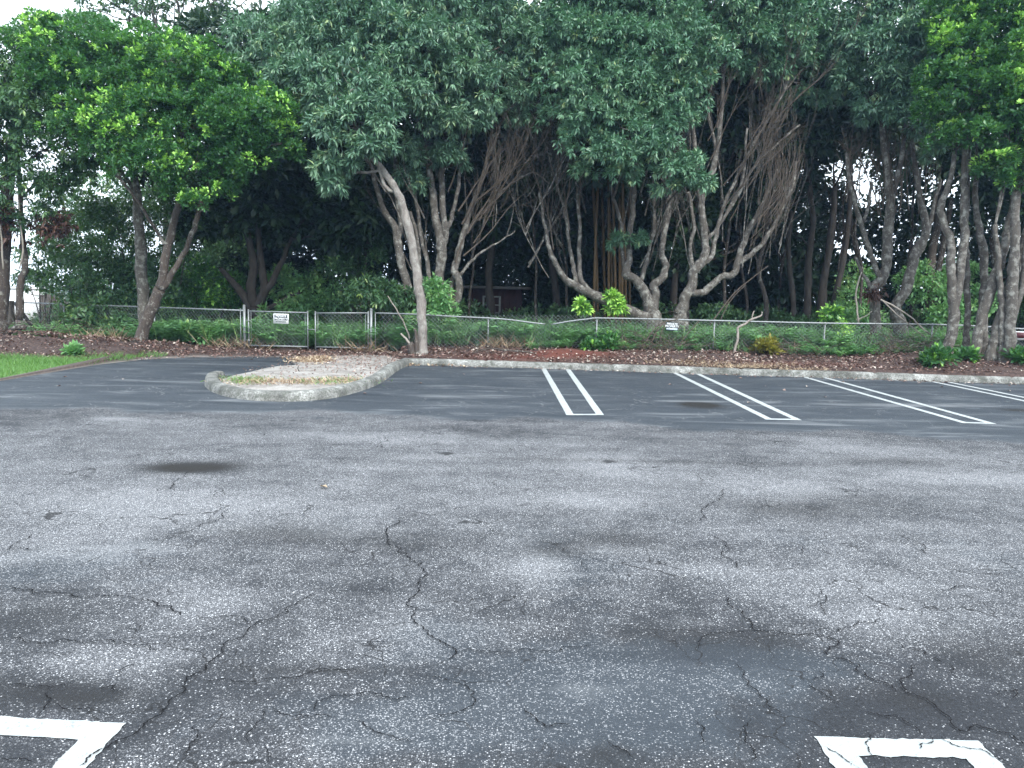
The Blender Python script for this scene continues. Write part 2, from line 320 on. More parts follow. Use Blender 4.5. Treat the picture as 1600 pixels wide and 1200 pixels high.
# ---- cracks (long open ones), as sunk dark ribbons
cr_px = []
def zl(pts): cr_px.append([(x/2, 620+y/2) for x, y in pts])
def zr(pts): cr_px.append([(800+x/2, 620+y/2) for x, y in pts])
for p in [[(1262,380),(1205,425),(1210,460),(1255,475),(1320,520),(1338,560),(1310,610),(1278,640),(1285,690),(1340,735),(1400,780),(1425,795),(1400,835)],
 [(990,610),(940,640),(870,685),(810,705),(760,755),(700,800),(640,860),(570,910),(520,975),(460,1020),(395,1070),(340,1100),(270,1135),(250,1160)],
 [(30,590),(100,605),(200,615),(340,625),(420,635),(500,660),(540,670),(575,690)],[(600,690),(680,690),(750,690),(800,705)],
 [(620,885),(720,890),(820,888),(930,880),(1000,855),(1150,845)],[(1170,720),(1240,712),(1290,708)],[(1425,795),(1500,797),(1600,798)],
 [(850,975),(900,1000),(970,1005),(1060,1005)],[(990,990),(990,955),(1060,940),(1170,930),(1240,950),(1290,945)],
 [(1310,870),(1390,885),(1450,905),(1480,930),(1475,970),(1410,995),(1320,1000)],[(0,765),(100,770),(200,760),(330,765),(420,780),(540,785)],
 [(0,905),(100,910),(160,910),(250,885)],[(160,910),(155,960),(120,1000)],[(160,965),(240,980),(300,975)],[(440,830),(390,850),(360,870)],[(600,1030),(620,1050),(590,1090),(585,1130)],
 [(850,970),(790,1040),(770,1090)],[(820,1090),(830,1160)],[(100,430),(90,445),(50,460),(20,490)],[(50,475),(110,485)],[(740,345),(700,380),(600,420),(470,450)],
 [(600,230),(540,270),(500,300)],[(815,112),(825,130)],[(0,1130),(60,1135),(110,1150)],[(300,920),(360,905),(430,915)],[(1120,780),(1150,770),(1240,775)],[(1090,1000),(1200,1060),(1300,1090)]]: zl(p)
for p in [[(680,285),(655,310),(620,335),(590,365),(520,405)],[(600,428),(640,445),(680,480),(705,520),(705,550)],
 [(670,620),(690,665),(745,710),(760,735),(850,742),(930,745),(1000,760),(1080,840),(1130,890),(1210,930)],[(760,735),(680,742),(600,750),(570,795)],
 [(0,800),(70,797),(160,785),(260,775)],[(860,455),(900,465),(880,495)],[(950,480),(1000,498)],[(960,600),(980,640),(965,660),(985,690)],
 [(990,745),(1040,725),(1090,705),(1160,700)],[(960,860),(970,880),(940,890)],[(920,900),(970,930),(1040,970)],
 [(1270,840),(1250,870),(1210,890),(1230,930),(1310,960),(1370,1025),(1400,1050),(1500,1045),(1560,1060),(1600,1100)],[(1380,840),(1385,880)],[(1500,930),(1580,920),(1590,960)],
 [(40,965),(80,1020),(130,1030),(190,1030)],[(690,830),(720,880),(770,930),(800,970),(850,1000)],[(570,1010),(600,1050),(580,1090)],[(750,1010),(730,1060),(760,1110),(750,1150)],
 [(1110,1055),(1105,1090),(1130,1140)],[(960,1095),(1030,1130),(1060,1160)],[(1310,1065),(1280,1090),(1280,1110)],[(1330,1060),(1400,1100),(1500,1130),(1560,1150)],[(1090,985),(1200,1000),(1310,1070)],
 [(1250,600),(1450,598),(1580,605)],[(1360,540),(1450,555),(1590,555)],[(700,210),(760,225),(795,240)],[(1200,440),(1290,470),(1360,520)],[(300,1075),(350,1110),(380,1140)],[(1200,760),(1290,800),(1380,850)]]: zr(p)
cm = MB()
for P in cr_px:
    w = np.array([G(x, y)[:2] for x, y in P])
    for lv in range(5):
        q = [w[0]]
        for a, c2 in zip(w[:-1], w[1:]):
            d = c2-a; L = np.linalg.norm(d); nn = np.array([-d[1], d[0]])
            q += [(a+c2)/2+nn*rng.normal()*.13, c2]
        w = np.array(q)
    ws = w.copy()
    for _ in range(3): ws[1:-1] = (ws[:-2]+2*ws[1:-1]+ws[2:])/4
    T = norm(np.gradient(ws, axis=0)); N = np.stack([-T[:, 1], T[:, 0]], 1)
    k = len(w); base = (.0016+.0007*w[:, 1].mean()/3)*(1.0 if len(P) >= 8 else .8)
    wd_ = base*(.45+1.1*rng.random(k)**2+.9*np.abs(np.sin(np.arange(k)*.21+rng.random()*6)))*np.clip(np.minimum(np.arange(k), k-1-np.arange(k))/14, .15, 1)
    A = w+N*wd_[:, None]; B = w-N*wd_[:, None]*(.4+rng.random(k))[:, None]
    VV = np.zeros((2*k, 3)); VV[0::2, :2] = A; VV[1::2, :2] = B; VV[:, 2] = .009
    i = np.arange(k-1)*2; cm.add(VV, np.stack([i, i+1, i+3, i+2], 1))
tag(cm.build('asphalt_cracks', M_CRACK), kind='structure')
# ---- painted hairpin bay lines
m, n, l, b = newmat('white_line_paint'); oc = ocoord(n)
f = mth(n, l, 'ADD', mth(n, l, 'MULTIPLY', noise(n, l, 55, 4, .75, oc), .6), mth(n, l, 'MULTIPLY', noise(n, l, 6, 4, .6, oc), .4)); c = ramp(n, l, f, [(.34, (.16,.17,.17)), (.45, (.33,.35,.35)), (.7, (.44,.46,.45))])
l.new(c, b.inputs['Base Color']); b.inputs['Roughness'].default_value = .7; bump(n, l, b, noise(n, l, 130, 3, .7, oc), .5, .004)
M_PAINT = m
def strip(mb, a, b2, w, side, z=.005):
    a = a[:2]; b2 = b2[:2]; d = norm(b2-a); nn = np.array([-d[1], d[0]])*side
    k = max(4, int(np.linalg.norm(b2-a)/.025)); t = np.linspace(0, 1, k)[:, None]
    A = a+(b2-a)*t+nn*rng.normal(size=(k, 1))*.0035; B = a+(b2-a)*t+nn*w+nn*rng.normal(size=(k, 1))*.0035
    VV = np.zeros((2*k, 3)); VV[0::2, :2] = A; VV[1::2, :2] = B; VV[:, 2] = z
    i = np.arange(k-1)*2; mb.add(VV, np.stack([i, i+1, i+3, i+2], 1))
def hairpin(label, cl, cr_, kl, kr, w=.115):
    """cl,cr_: outer corners at the closed end; kl,kr outer points at the open end (world)"""
    mb = MB(); strip(mb, cl, kl, w, -1 if kl[1] > cl[1] else 1); strip(mb, cr_, kr, w, 1 if kr[1] > cr_[1] else -1)
    s = 1 if kl[1] > cl[1] else -1; d = norm(cr_[:2]-cl[:2])
    strip(mb, cl[:2]+d*w*.9, cr_[:2]-d*w*.9, w, s, .0045)
    return tag(mb.build('parking_line', M_PAINT), label, 'parking line', 'white hairpin parking bay lines')
hairpin('white hairpin bay line by the kerb, closest to the kerbed island', G(885,649), G(944,649), G(845,575), G(890,576))
hairpin('white hairpin bay line ending beside the small round dark stain', G(1197,656), G(1253,657), G(1049,582), G(1092,583.5))
hairpin('white hairpin bay line by the kerb, second from the right edge of the photo', G(1504,661.5), G(1558,663), G(1247,587.5), G(1290,589.5))
k4l, k4r = G(1444,594.5), G(1482,596.5); dd = norm(G(1247,587.5)-G(1504,661.5))
hairpin('white hairpin bay line at the kerb running out of the photo at the right', k4l-dd*7.2, k4r-dd*7.2, k4l, k4r)
a, c = G(1272,1152), G(1528,1159); hairpin('white hairpin line end in the right foreground, crossed by thin cracks', a, c, a+np.array([.02,-5.4,0]), c+np.array([.02,-5.4,0]), .125)
c = G(197,1131); a = c+np.array([-.62,.03,0]); hairpin('white hairpin line end in the left foreground corner, broken by one crack', a, c, a+np.array([.0,-5.4,0]), c+np.array([0,-5.4,0]), .125)
# ---- kerb
m, n, l, b = newmat('old_concrete'); oc = ocoord(n)
f = noise(n, l, 2.2, 8, .7, oc); c = ramp(n, l, f, [(.34, (.08,.08,.072)), (.5, (.22,.22,.205)), (.64, (.40,.40,.38))])
sp_ = ramp(n, l, noise(n, l, 38, 4, .7, oc), [(.35, (.35,.35,.33)), (.6, (1,1,1))]); c = mixc(n, l, 1.0, c, sp_, 'MULTIPLY')
g = ramp(n, l, noise(n, l, 9, 5, .7, oc), [(.50, (0,0,0)), (.62, (1,1,1))]); c = mixc(n, l, mth(n, l, 'MULTIPLY', g, .7), c, (.07, .075, .06))
l.new(c, b.inputs['Base Color']); b.inputs['Roughness'].default_value = .9; bump(n, l, b, noise(n, l, 30, 6, .7, oc), .6, .012)
M_CONC = m
def kerb(name, path, w=.20, h=.15, side=1, joints=True):
    P = np.asarray(path)[:, :2]
    d = np.concatenate([[0], np.cumsum(np.linalg.norm(np.diff(P, axis=0), axis=1))])
    s = np.arange(0, d[-1], .07); P = np.stack([np.interp(s, d, P[:, 0]), np.interp(s, d, P[:, 1])], 1)
    if name == 'kerb_island':
        for _ in range(4): P[1:-1] = (P[:-2]+2*P[1:-1]+P[2:])/4
    T = norm(np.gradient(P, axis=0)); N = np.stack([-T[:, 1], T[:, 0]], 1)*side
    prof = np.array([(-.004, -.03), (.0, .0), (.012, h*.62), (.035, h*.90), (.07, h), (w-.05, h+.004), (w-.012, h*.93), (w, h*.7), (w, -.05)])
    k = len(P); V = np.zeros((k, len(prof), 3))
    wob = .004*np.sin(s*3.1)+.003*np.sin(s*8.3+1)
    V[:, :, :2] = P[:, None]+N[:, None]*(prof[None, :, :1]+wob[:, None, None]); V[:, :, 2] = prof[:, 1]*(1+.03*np.sin(s*1.3))[:, None]+rng.normal(size=(k, len(prof)))*.0016
    if joints:
        jm = (np.abs(((s+1.0) % 3.0)-.06) < .035); V[jm, 1:-1, 2] *= .86; V[jm, 1:7, :2] += N[jm][:, None]*.01
    q = len(prof); i = np.arange(k-1)[:, None]*q; j = np.arange(q-1)[None]
    F = np.stack([i+j, i+j+q, i+j+q+1, i+j+1], -1).reshape(-1, 4)
    caps = [np.array([list(range(q))]), np.array([list(range((k-1)*q, k*q))[::-1]])]
    return tag(mesh_np('kerb', V.reshape(-1, 3), [F]+caps, M_CONC, smooth=False), kind='structure')
kerb('kerb', [G(628,570), G(845,576), G(1092,584.5), G(1290,590.5), G(1445,596), G(1600,600.5), G(1600,600.5)+np.array([12,-.4,0])], side=1)
isl_px = [(640,571),(622,579),(604,593),(582,605),(548,616),(515,623),(475,627),(430,627.5),(385,625),(350,619),(330,612),(321,604),(320,597),(327,592),(340,590.5),(352,592)]
IP = catmull(np.array([G(*p) for p in isl_px]), 4)
kerb('kerb_island', IP, w=.23, h=.15, side=-1, joints=False)
# ---- island bed
m, n, l, b = newmat('sandy_soil'); oc = ocoord(n)
c = ramp(n, l, noise(n, l, 2.5, 8, .7, oc), [(.35, (.20,.185,.17)), (.55, (.36,.34,.315)), (.7, (.46,.44,.42))])
c = mixc(n, l, ramp(n, l, noise(n, l, 50, 4, .7, oc), [(.4, (0,0,0)), (.7, (.6,.6,.6))]), c, (.10, .07, .055))
l.new(c, b.inputs['Base Color']); b.inputs['Roughness'].default_value = .95; bump(n, l, b, noise(n, l, 40, 5, .7, oc), .7, .02)
bed_px = [(640,560),(618,574),(592,592),(560,605),(520,613),(470,617),(420,617),(375,613),(350,606),(338,600),(345,594),(370,588),(400,581),(430,576),(462,572),(458,566),(478,560),(545,556.5),(600,557)]
BP = catmull(np.array([G(*p) for p in bed_px]+[G(*bed_px[0])]), 3)[:-1]
cen = BP.mean(0); k = len(BP); rings = [1, .97, .9, .7, .45, .2]
zz = [.001, .03, .06, .08, .09, .09]; V = []
for q, z in zip(rings, zz):
    c_ = cen+(BP-cen)*q; c_[:, 2] = z+.012*np.sin(c_[:, 0]*4)*np.sin(c_[:, 1]*3.3)*(q < .99); V.append(c_)
V.append(cen[None]+np.array([0, 0, .09])); V = np.concatenate(V)
F4 = np.array([[r_*k+i, r_*k+(i+1) % k, (r_+1)*k+(i+1) % k, (r_+1)*k+i] for r_ in range(5) for i in range(k)]); F3 = np.array([[5*k+i, 5*k+(i+1) % k, 6*k] for i in range(k)])
tag(mesh_np('island_bed', V, [F4, F3], m, smooth=True), kind='structure')
# ---- forest floor
m, n, l, b = newmat('mulch'); oc = ocoord(n)
c = ramp(n, l, noise(n, l, 14, 7, .75, oc), [(.32, (.020,.013,.011)), (.5, (.060,.036,.030)), (.68, (.13,.085,.07))])
rd = attr(n, 'red'); c = mixc(n, l, rd, c, (.12, .036, .024)); c = mixc(n, l, attr(n, 'sand'), c, (.24, .225, .205))
l.new(c, b.inputs['Base Color']); b.inputs['Roughness'].default_value = .95; bump(n, l, b, noise(n, l, 30, 6, .75, oc), .9, .03)
xs = np.unique(np.concatenate([np.linspace(-70, -18, 14), np.arange(-18, 20, .12), np.linspace(20, 70, 14)]))
vs = np.concatenate([np.linspace(0, 1, 40)**1.0*.12, np.linspace(.125, 1, 40)**1.6])
Xg = np.repeat(xs[None], len(vs), 0); F0 = np.where(xs < -9.3, 10.0, front(xs)-.06)
Yg = F0[None]+vs[:, None]*(75-F0[None]); Zg = H(Xg, Yg); Zg[0] = -.05
V = np.stack([Xg, Yg, Zg], -1).reshape(-1, 3); nx = len(xs)
red = np.clip(1.3*gauss(V[:, 0], V[:, 1], 1.5, 20.2, 1.2, .5)+1.0*gauss(V[:, 0], V[:, 1], .2, 19.6, 1.6, .45)+.8*gauss(V[:, 0], V[:, 1], 7.2, 19.3, 1.3, .35), 0, 1)
ff = front(V[:, 0]); sand = np.where(V[:, 0] < -3.2, np.exp(-np.clip(V[:, 1]-ff-.02, 0, 9)/.10), 0); sand = np.clip(np.where((V[:, 1] < 18.6) & (V[:, 0] < -8), np.exp(-((V[:, 0]-np.interp(V[:, 1], [10, 16.6, 18.4], [-9.55, -9.22, -8.85]))/.13)**2), sand), 0, 1)
i = np.arange(len(vs)-1)[:, None]*nx; j = np.arange(nx-1)[None]
tag(mesh_np('forest_floor', V, np.stack([i+j, i+j+1, i+j+1+nx, i+j+nx], -1).reshape(-1, 4), m, attrs=dict(red=red, sand=sand), smooth=True), kind='structure')

# ---------------------------------------------------------------- leaf builders
def leaves(base, d, L, Wd, tint, wpos=.45, fold=.25, upv=None):
    """one folded leaf per row: base point, direction, length, half width"""
    N = len(base); d = norm(d)
    u = np.tile(np.array([0, 0, 1.0]), (N, 1))+rng.normal(size=(N, 3))*.42 if upv is None else upv+rng.normal(size=(N, 3))*.3
    s = norm(np.cross(d, u)); nn = np.cross(s, d)
    L = np.broadcast_to(L, (N,))[:, None]; Wd = np.broadcast_to(Wd, (N,))[:, None]
    mid = base+d*L*wpos
    V = np.stack([base, mid+s*Wd+nn*Wd*fold, base+d*L-nn*L*.06, mid-s*Wd+nn*Wd*fold], 1).reshape(-1, 3)
    i = np.arange(N)[:, None]*4
    F = np.concatenate([i+np.array([[0, 1, 2]]), i+np.array([[0, 2, 3]])], 1).reshape(-1, 3)
    return V, F, np.repeat(tint, 4)
def tufts(hub, out, k, L, Wd, style, tint):
    """k leaves round each hub"""
    N = len(hub); h = np.repeat(hub, k, 0); o = np.repeat(out, k, 0); M = len(h)
    rd = norm(rng.normal(size=(M, 3)))
    t = np.clip(np.repeat(tint, k)+rng.normal(size=M)*.09, 0, 1)
    if style == 'droop':
        d = rd*.95+o*.55+np.array([0, 0, -.62]); off = rd*.03; wp = .42
        b_ = h+off; LL = L*(.7+.6*rng.random(M)); return leaves(b_, d, LL, Wd*(.8+.4*rng.random(M)), t, wp, .3)
    if style == 'round':
        d = rd*.9+o*.5+np.array([0, 0, .25]); b_ = h+rd*L*.5*rng.random((M, 1)); LL = L*(.7+.6*rng.random(M))
        return leaves(b_, d, LL, Wd*(.8+.4*rng.random(M)), t, .62, .2)
    d = rd+o*.4+np.array([0, 0, -.2]); b_ = h+rd*L*.8*rng.random((M, 1))
    return leaves(b_, d, L*(.6+.8*rng.random(M)), Wd*(.7+.6*rng.random(M)), t, .5, .25)
def lobe_hubs(c, r, dens, bump_r=.5, shell=.35, low=-.55, gap=0.0):
    """hubs on clumps that cover an ellipsoid"""
    r = np.broadcast_to(np.asarray(r, float), (3,)); b0 = bump_r; bump_r = min(bump_r, r[0]*.6); dens = dens*min(3.0, (b0/bump_r)**1.0); area = 4*np.pi*((r[0]*r[1])**1.6/3+(r[0]*r[2])**1.6/3+(r[1]*r[2])**1.6/3)**(1/1.6)
    K = max(4, int(area/(bump_r**2*2.1)))
    dd_ = norm(rng.normal(size=(K*3, 3))); dd_ = dd_[dd_[:, 2] > low][:K]
    if gap > 0: dd_ = dd_[rng.random(len(dd_)) > gap]
    br = bump_r*(.6+.8*rng.random(len(dd_)))
    bc = c+dd_*r*(1-shell*rng.random((len(dd_), 1))**1.5)
    cnt = np.maximum(2, (dens*br**2*6).astype(int)); idx = np.repeat(np.arange(len(dd_)), cnt)
    v = norm(rng.normal(size=(len(idx), 3))+dd_[idx]*.7+np.array([0, 0, .6]))
    rad = br[idx]*(1-.45*rng.random(len(idx))**2)
    hub = bc[idx]+v*rad[:, None]*np.array([1, 1, .75])
    cl = np.repeat(rng.random(len(dd_)), cnt)
    return hub, norm(v+dd_[idx]*.6), cl
STY = dict(
  grey=dict(mat=L_GREY, style='droop', k=12, L=.165, W=.024, dens=13, br=.40, gap=.14),
  grey2=dict(mat=L_GREY2, style='droop', k=12, L=.150, W=.025, dens=13, br=.36, gap=.14),
  greyf=dict(mat=L_GREY, style='droop', k=12, L=.19, W=.027, dens=11.0, br=.34),
  mid=dict(mat=L_MID, style='droop', k=11, L=.15, W=.026, dens=10, br=.40),
  bright=dict(mat=L_BRIGHT, style='round', k=12, L=.105, W=.028, dens=15, br=.36),
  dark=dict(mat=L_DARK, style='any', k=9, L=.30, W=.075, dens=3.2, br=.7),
  bush=dict(mat=L_MID, style='any', k=10, L=.14, W=.034, dens=8, br=.45))
def crown(parent, lobes, sty, gap=0.0, name='crown', tipprob=.10, densk=1.0, tadd=0.0):
    p = STY[sty]; Vs, Fs, Ts, nn = [], [], [], 0
    for (c, r) in lobes:
        hub, out, cl = lobe_hubs(c, r, p['dens']*densk, p['br'], gap=max(gap, p.get('gap', 0)))
        tint = tadd+.30+.42*cl+.1*rng.normal(size=len(hub))
        if sty == 'bush': tint = tint+.12
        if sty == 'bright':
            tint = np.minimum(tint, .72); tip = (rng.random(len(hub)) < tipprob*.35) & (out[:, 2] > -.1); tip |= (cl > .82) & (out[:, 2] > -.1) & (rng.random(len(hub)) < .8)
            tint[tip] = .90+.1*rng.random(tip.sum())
        else:
            tip = rng.random(len(hub)) < .03; tint[tip] = .9+.1*rng.random(tip.sum())
        V, F, T = tufts(hub, out, p['k'], p['L'], p['W'], p['style'], tint)
        Vs.append(V); Fs.append(F+nn); Ts.append(T); nn += len(V)
    return mesh_np(name, np.concatenate(Vs), np.concatenate(Fs), p['mat'], parent, attrs=dict(tint=np.concatenate(Ts)))
def lob(spec, yflat=1.0, zk=.85):
    """(px, py, Y, r_px[, squash]) -> world lobes"""
    out = []
    for s in spec:
        c = W(s[0], s[1], s[2]); r = s[3]*s[2]/FPX; out.append((c, np.array([r, r*yflat, r*(s[4] if len(s) > 4 else zk)])))
    return out
def wob(P, amp):
    P = P.copy(); n_ = len(P); k = rng.normal(size=(n_, 3))*amp; k[0] = 0; k = (k+np.roll(k, 1, 0))/1.5; k[0] = 0; P += k; return P
def limb_px(spec, Y0, sub=5, amp=.012):
    """spec rows (px, py, r_px[, dY])"""
    P = np.array([W(s[0], s[1], Y0+(s[3] if len(s) > 3 else 0)) for s in spec]); r = np.array([s[2]*Y0/FPX for s in spec])
    Q = catmull(P, sub); rr = np.interp(np.linspace(0, len(P)-1, len(Q)), np.arange(len(P)), r)
    return wob(Q, amp*1.0), rr*.93*(1+.045*rng.normal(size=len(Q)))
def grow(mb, p, d, r, L, lv, spread=.5, upb=.25, sides=4, kids=3, wobble=.12, rmin=.003, tips=None):
    k = 6; P = [p]; d = norm(np.array(d, float)); q = d
    for i in range(k):
        q = norm(q+rng.normal(size=3)*wobble+np.array([0, 0, upb*.12])); P.append(P[-1]+q*L/k)
    P = np.array(P); rr = np.linspace(r, max(rmin, r*.35), len(P)); mb.tube(P, rr, sides, cap=False)
    if tips is not None and lv <= 1: tips.append((P[-1], q)); tips.append((P[3], q))
    if lv > 0:
        for j in range(kids):
            t = rng.uniform(.25, 1.0); i = min(int(t*k), k-1); b_ = P[i]+(P[i+1]-P[i])*(t*k-i)
            nd = norm(norm(P[i+1]-P[i])+rng.normal(size=3)*spread+np.array([0, 0, upb*.5]))
            grow(mb, b_, nd, max(rmin, rr[i]*.55), L*rng.uniform(.45, .75), lv-1, spread, upb, sides, kids, wobble, rmin, tips)
def connect(mb, limbs, lobes, r0=.04, extra=3):
    """branches from the nearest limb points to each crown lobe, plus twigs inside it"""
    allp = np.concatenate([L_[0][len(L_[0])//2:] for L_ in limbs])
    for c, r in lobes:
        w = np.linalg.norm(allp-c, axis=1)+.7*np.maximum(0, allp[:, 2]-c[2]+.2); a = allp[np.argmin(w)]
        m_ = (a+c)/2+np.array([0, 0, .12*np.linalg.norm(c-a)])+rng.normal(size=3)*.1
        P = catmull(np.array([a, m_, c]), 5); mb.tube(wob(P, .02), np.linspace(r0, r0*.4, len(P)), 5, cap=False)
        for _ in range(extra): grow(mb, P[rng.integers(4, len(P))], norm(rng.normal(size=3)+np.array([0, -.3, .5])), r0*.45, float(r[0])*.9, 1, .6, .2, 4, 2)
def tree(label, base_px, Y0, limbs, lobes, sty, bark, group=None, gap=0.0, r0=.04, name='tree', cat='tree', shoots=None, sides=9, extra=3, zk=.85, densk=1.0, tipprob=.10, conn=True):
    bx = W(base_px[0], base_px[1], Y0); bz = float(H(bx[0], bx[1])); t = empty(name, (bx[0], bx[1], bz)); tag(t, label, cat, group)
    LM = [limb_px(s, Y0) for s in limbs]; mb = MB()
    for P, r in LM:
        if P[0][2] < bz+.5:                         # reaches the ground: root it with a flare
            P = np.vstack([P[0]*[1, 1, 0]+np.array([0, 0, bz-.15]), P]) if P[0][2] > bz-.1 else P
            if len(r) < len(P): r = np.concatenate([[r[0]*1.35], r])
            r = r.copy(); r[:2] *= 1.18
        mb.tube(P, r, sides, cap=True, rough=.035)
    LB = lob(lobes, zk=zk) if lobes else []
    if LB and conn: connect(mb, LM, LB, r0, extra)
    mb.build('trunk', bark, t, smooth=True)
    if LB: crown(t, LB, sty, gap, densk=densk, tipprob=tipprob)
    return t, LM, LB
# ================================================================ THE FRONT ROW OF TREES
# leaning forked tree on the left, bright crown
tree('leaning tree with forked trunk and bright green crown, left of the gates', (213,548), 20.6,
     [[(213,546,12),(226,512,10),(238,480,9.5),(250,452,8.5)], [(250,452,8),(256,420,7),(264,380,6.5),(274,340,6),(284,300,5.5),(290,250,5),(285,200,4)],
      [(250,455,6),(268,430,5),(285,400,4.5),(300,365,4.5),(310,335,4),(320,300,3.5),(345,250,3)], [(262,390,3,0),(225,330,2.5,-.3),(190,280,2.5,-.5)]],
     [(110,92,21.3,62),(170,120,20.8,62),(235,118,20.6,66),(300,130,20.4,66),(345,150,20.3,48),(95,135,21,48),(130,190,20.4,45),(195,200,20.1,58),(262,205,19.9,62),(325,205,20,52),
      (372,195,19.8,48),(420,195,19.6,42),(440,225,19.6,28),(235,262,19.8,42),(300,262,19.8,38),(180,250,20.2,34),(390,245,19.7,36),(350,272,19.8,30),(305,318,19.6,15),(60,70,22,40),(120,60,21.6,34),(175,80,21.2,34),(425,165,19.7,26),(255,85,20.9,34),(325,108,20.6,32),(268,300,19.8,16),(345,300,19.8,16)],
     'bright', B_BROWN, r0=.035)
tree('straight pale trunk with a dark crown, just behind the leaning forked tree', (226,530), 22.3,
     [[(226,520,9),(224,470,9),(221,420,9.5),(219,370,8.5),(215,320,7.5),(210,280,6),(200,220,5),(190,150,4)], [(216,330,4),(205,290,3.5),(185,260,3)]],
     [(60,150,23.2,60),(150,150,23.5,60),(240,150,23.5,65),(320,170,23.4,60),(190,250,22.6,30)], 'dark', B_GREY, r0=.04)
tree('dark brown tree at the left edge with drooping dark foliage', (20,520), 21.8,
     [[(-6,520,16),(0,460,14),(4,400,12),(8,340,11),(14,270,9),(20,200,6)], [(30,500,6),(33,440,5.5),(40,415,5),(36,370,4),(32,320,3.5),(30,260,3)], [(4,380,5),(-30,320,5),(-70,240,5)]],
     [(10,150,21.4,62),(60,175,21.2,55),(20,225,21,58),(80,235,20.9,46),(130,235,21.1,36),(-50,150,21.4,70),(-60,250,21.2,60),(40,290,21.2,36),(95,290,21.4,24),(60,345,21.6,26),(105,195,21,36),(-20,330,21.5,36),(130,275,21.8,24),(15,100,22,42)],
     'mid', B_BROWN, r0=.035, gap=.05)
# leaning pale trunk in front of the fence
tree('slim leaning tree with pale blotched trunk and drooping leaves, in front of the fence', (658,552), 19.9,
     [[(659,550,9.2),(661,520,8.3),(658,480,8.0),(653,440,7.8),(647,400,7.6),(639,360,7.2),(630,325,6.6),(620,300,6.2),(606,275,5.8),(594,260,5),(580,248,4)], [(622,300,3.5),(600,290,3),(585,240,2.5),(560,200,2),(540,170,2)], [(580,250,3),(575,215,2.5),(590,180,2)], [(600,266,2.5),(560,270,2),(530,262,1.5)]],
     [(520,150,20.2,34),(560,140,20,36),(590,165,19.8,26),(520,195,19.7,30),(560,190,19.5,32),(596,200,19.5,20),(535,235,19.5,24),(575,232,19.4,18),(600,228,19.4,12),(512,262,19.6,20),(520,290,19.6,13),(545,265,19.6,16),(500,120,20.4,30)],
     'greyf', B_PALE, r0=.022, extra=2)
# broad tree behind, middle-left
TM, LMM, _ = tree('broad multi-stemmed tree with bare side branches, right behind the leaning pale trunk', (690,520), 22.4,
     [[(688,540,18),(690,520,17),(688,500,16)], [(676,505,10),(660,475,8),(640,455,8),(628,420,7),(622,385,7),(618,355,6),(606,340,5,.1),(595,315,4.5,.2),(580,260,4)], [(622,380,4.5),(625,350,4),(620,310,3.5),(618,260,3)],
      [(690,505,9),(688,460,8),(686,430,8),(690,395,9),(688,370,8),(680,340,6.5),(676,300,6),(670,260,5),(660,180,4)], [(690,392,6),(696,365,6),(692,330,5.5),(690,280,5.5),(696,230,4.5),(700,150,3.5)], [(698,360,4),(708,330,3.5),(716,290,3),(722,240,2.5)],
      [(696,505,9),(702,485,8,-.1),(714,465,7,-.2),(718,440,6.5,-.2),(710,425,6,-.2),(714,408,6),(720,380,5.5),(728,355,5),(738,320,4.3),(750,285,3.8),(762,250,3)], [(694,500,6),(700,470,5),(703,455,5),(710,430,5)],
      [(722,372,3.5),(740,350,3),(765,322,2.4),(790,295,2),(830,270,1.5),(858,288,1)], [(718,432,3.2),(735,408,2.4),(760,390,1.8),(785,375,1.4),(805,360,1)], [(664,460,3.5),(655,420,3.2),(652,370,3),(640,330,2.5)], [(672,440,4),(665,400,3.5),(655,355,3),(648,300,2.5)]],
     [(430,70,22,56),(480,45,22.6,52),(530,30,22.6,56),(590,-10,22.6,52),(670,-20,22.6,54),(740,-12,22.8,46),(500,70,21.5,58),(560,50,21.3,62),(620,20,21.8,64),(680,20,22,66),(745,20,22.4,60),(640,85,20.9,60),(590,110,20.8,44),(700,95,21,58),(760,85,21.8,52),(805,60,22.4,48),(440,110,21.4,50),(470,150,21,44),
      (500,115,20.9,44),(675,140,20.7,44),(725,150,21,40),(775,140,21.6,36),(650,180,21.2,30),(700,190,21.2,32),(790,175,21.8,24),(825,66,22.8,34),(775,-5,22.8,30),(855,62,22.8,30),(430,165,21.6,30),(740,190,21.6,22),(625,230,21.8,18),(665,240,22,22),(700,245,22,20),(640,285,22.3,18)],
     'grey', B_GREY, r0=.04, name='tree')
bt = MB()
for a in [(722,350,2.2),(735,320,2.2),(745,300,2),(730,365,2.2),(755,335,1.8),(712,410,2),(724,400,1.8),(780,300,1.6),(740,380,1.6),(765,320,1.6),(716,330,1.8),(700,300,1.6),(748,345,1.6),(790,296,1.5)]:
    grow(bt, W(a[0], a[1], 22.2), np.array([.75, -.15, .95])+rng.normal(size=3)*.2, a[2]*.016, rng.uniform(1.6, 2.7), 3, .32, .35, 4, 3, .10)
bt.build('bare_branches', B_TWIG, TM, smooth=True)
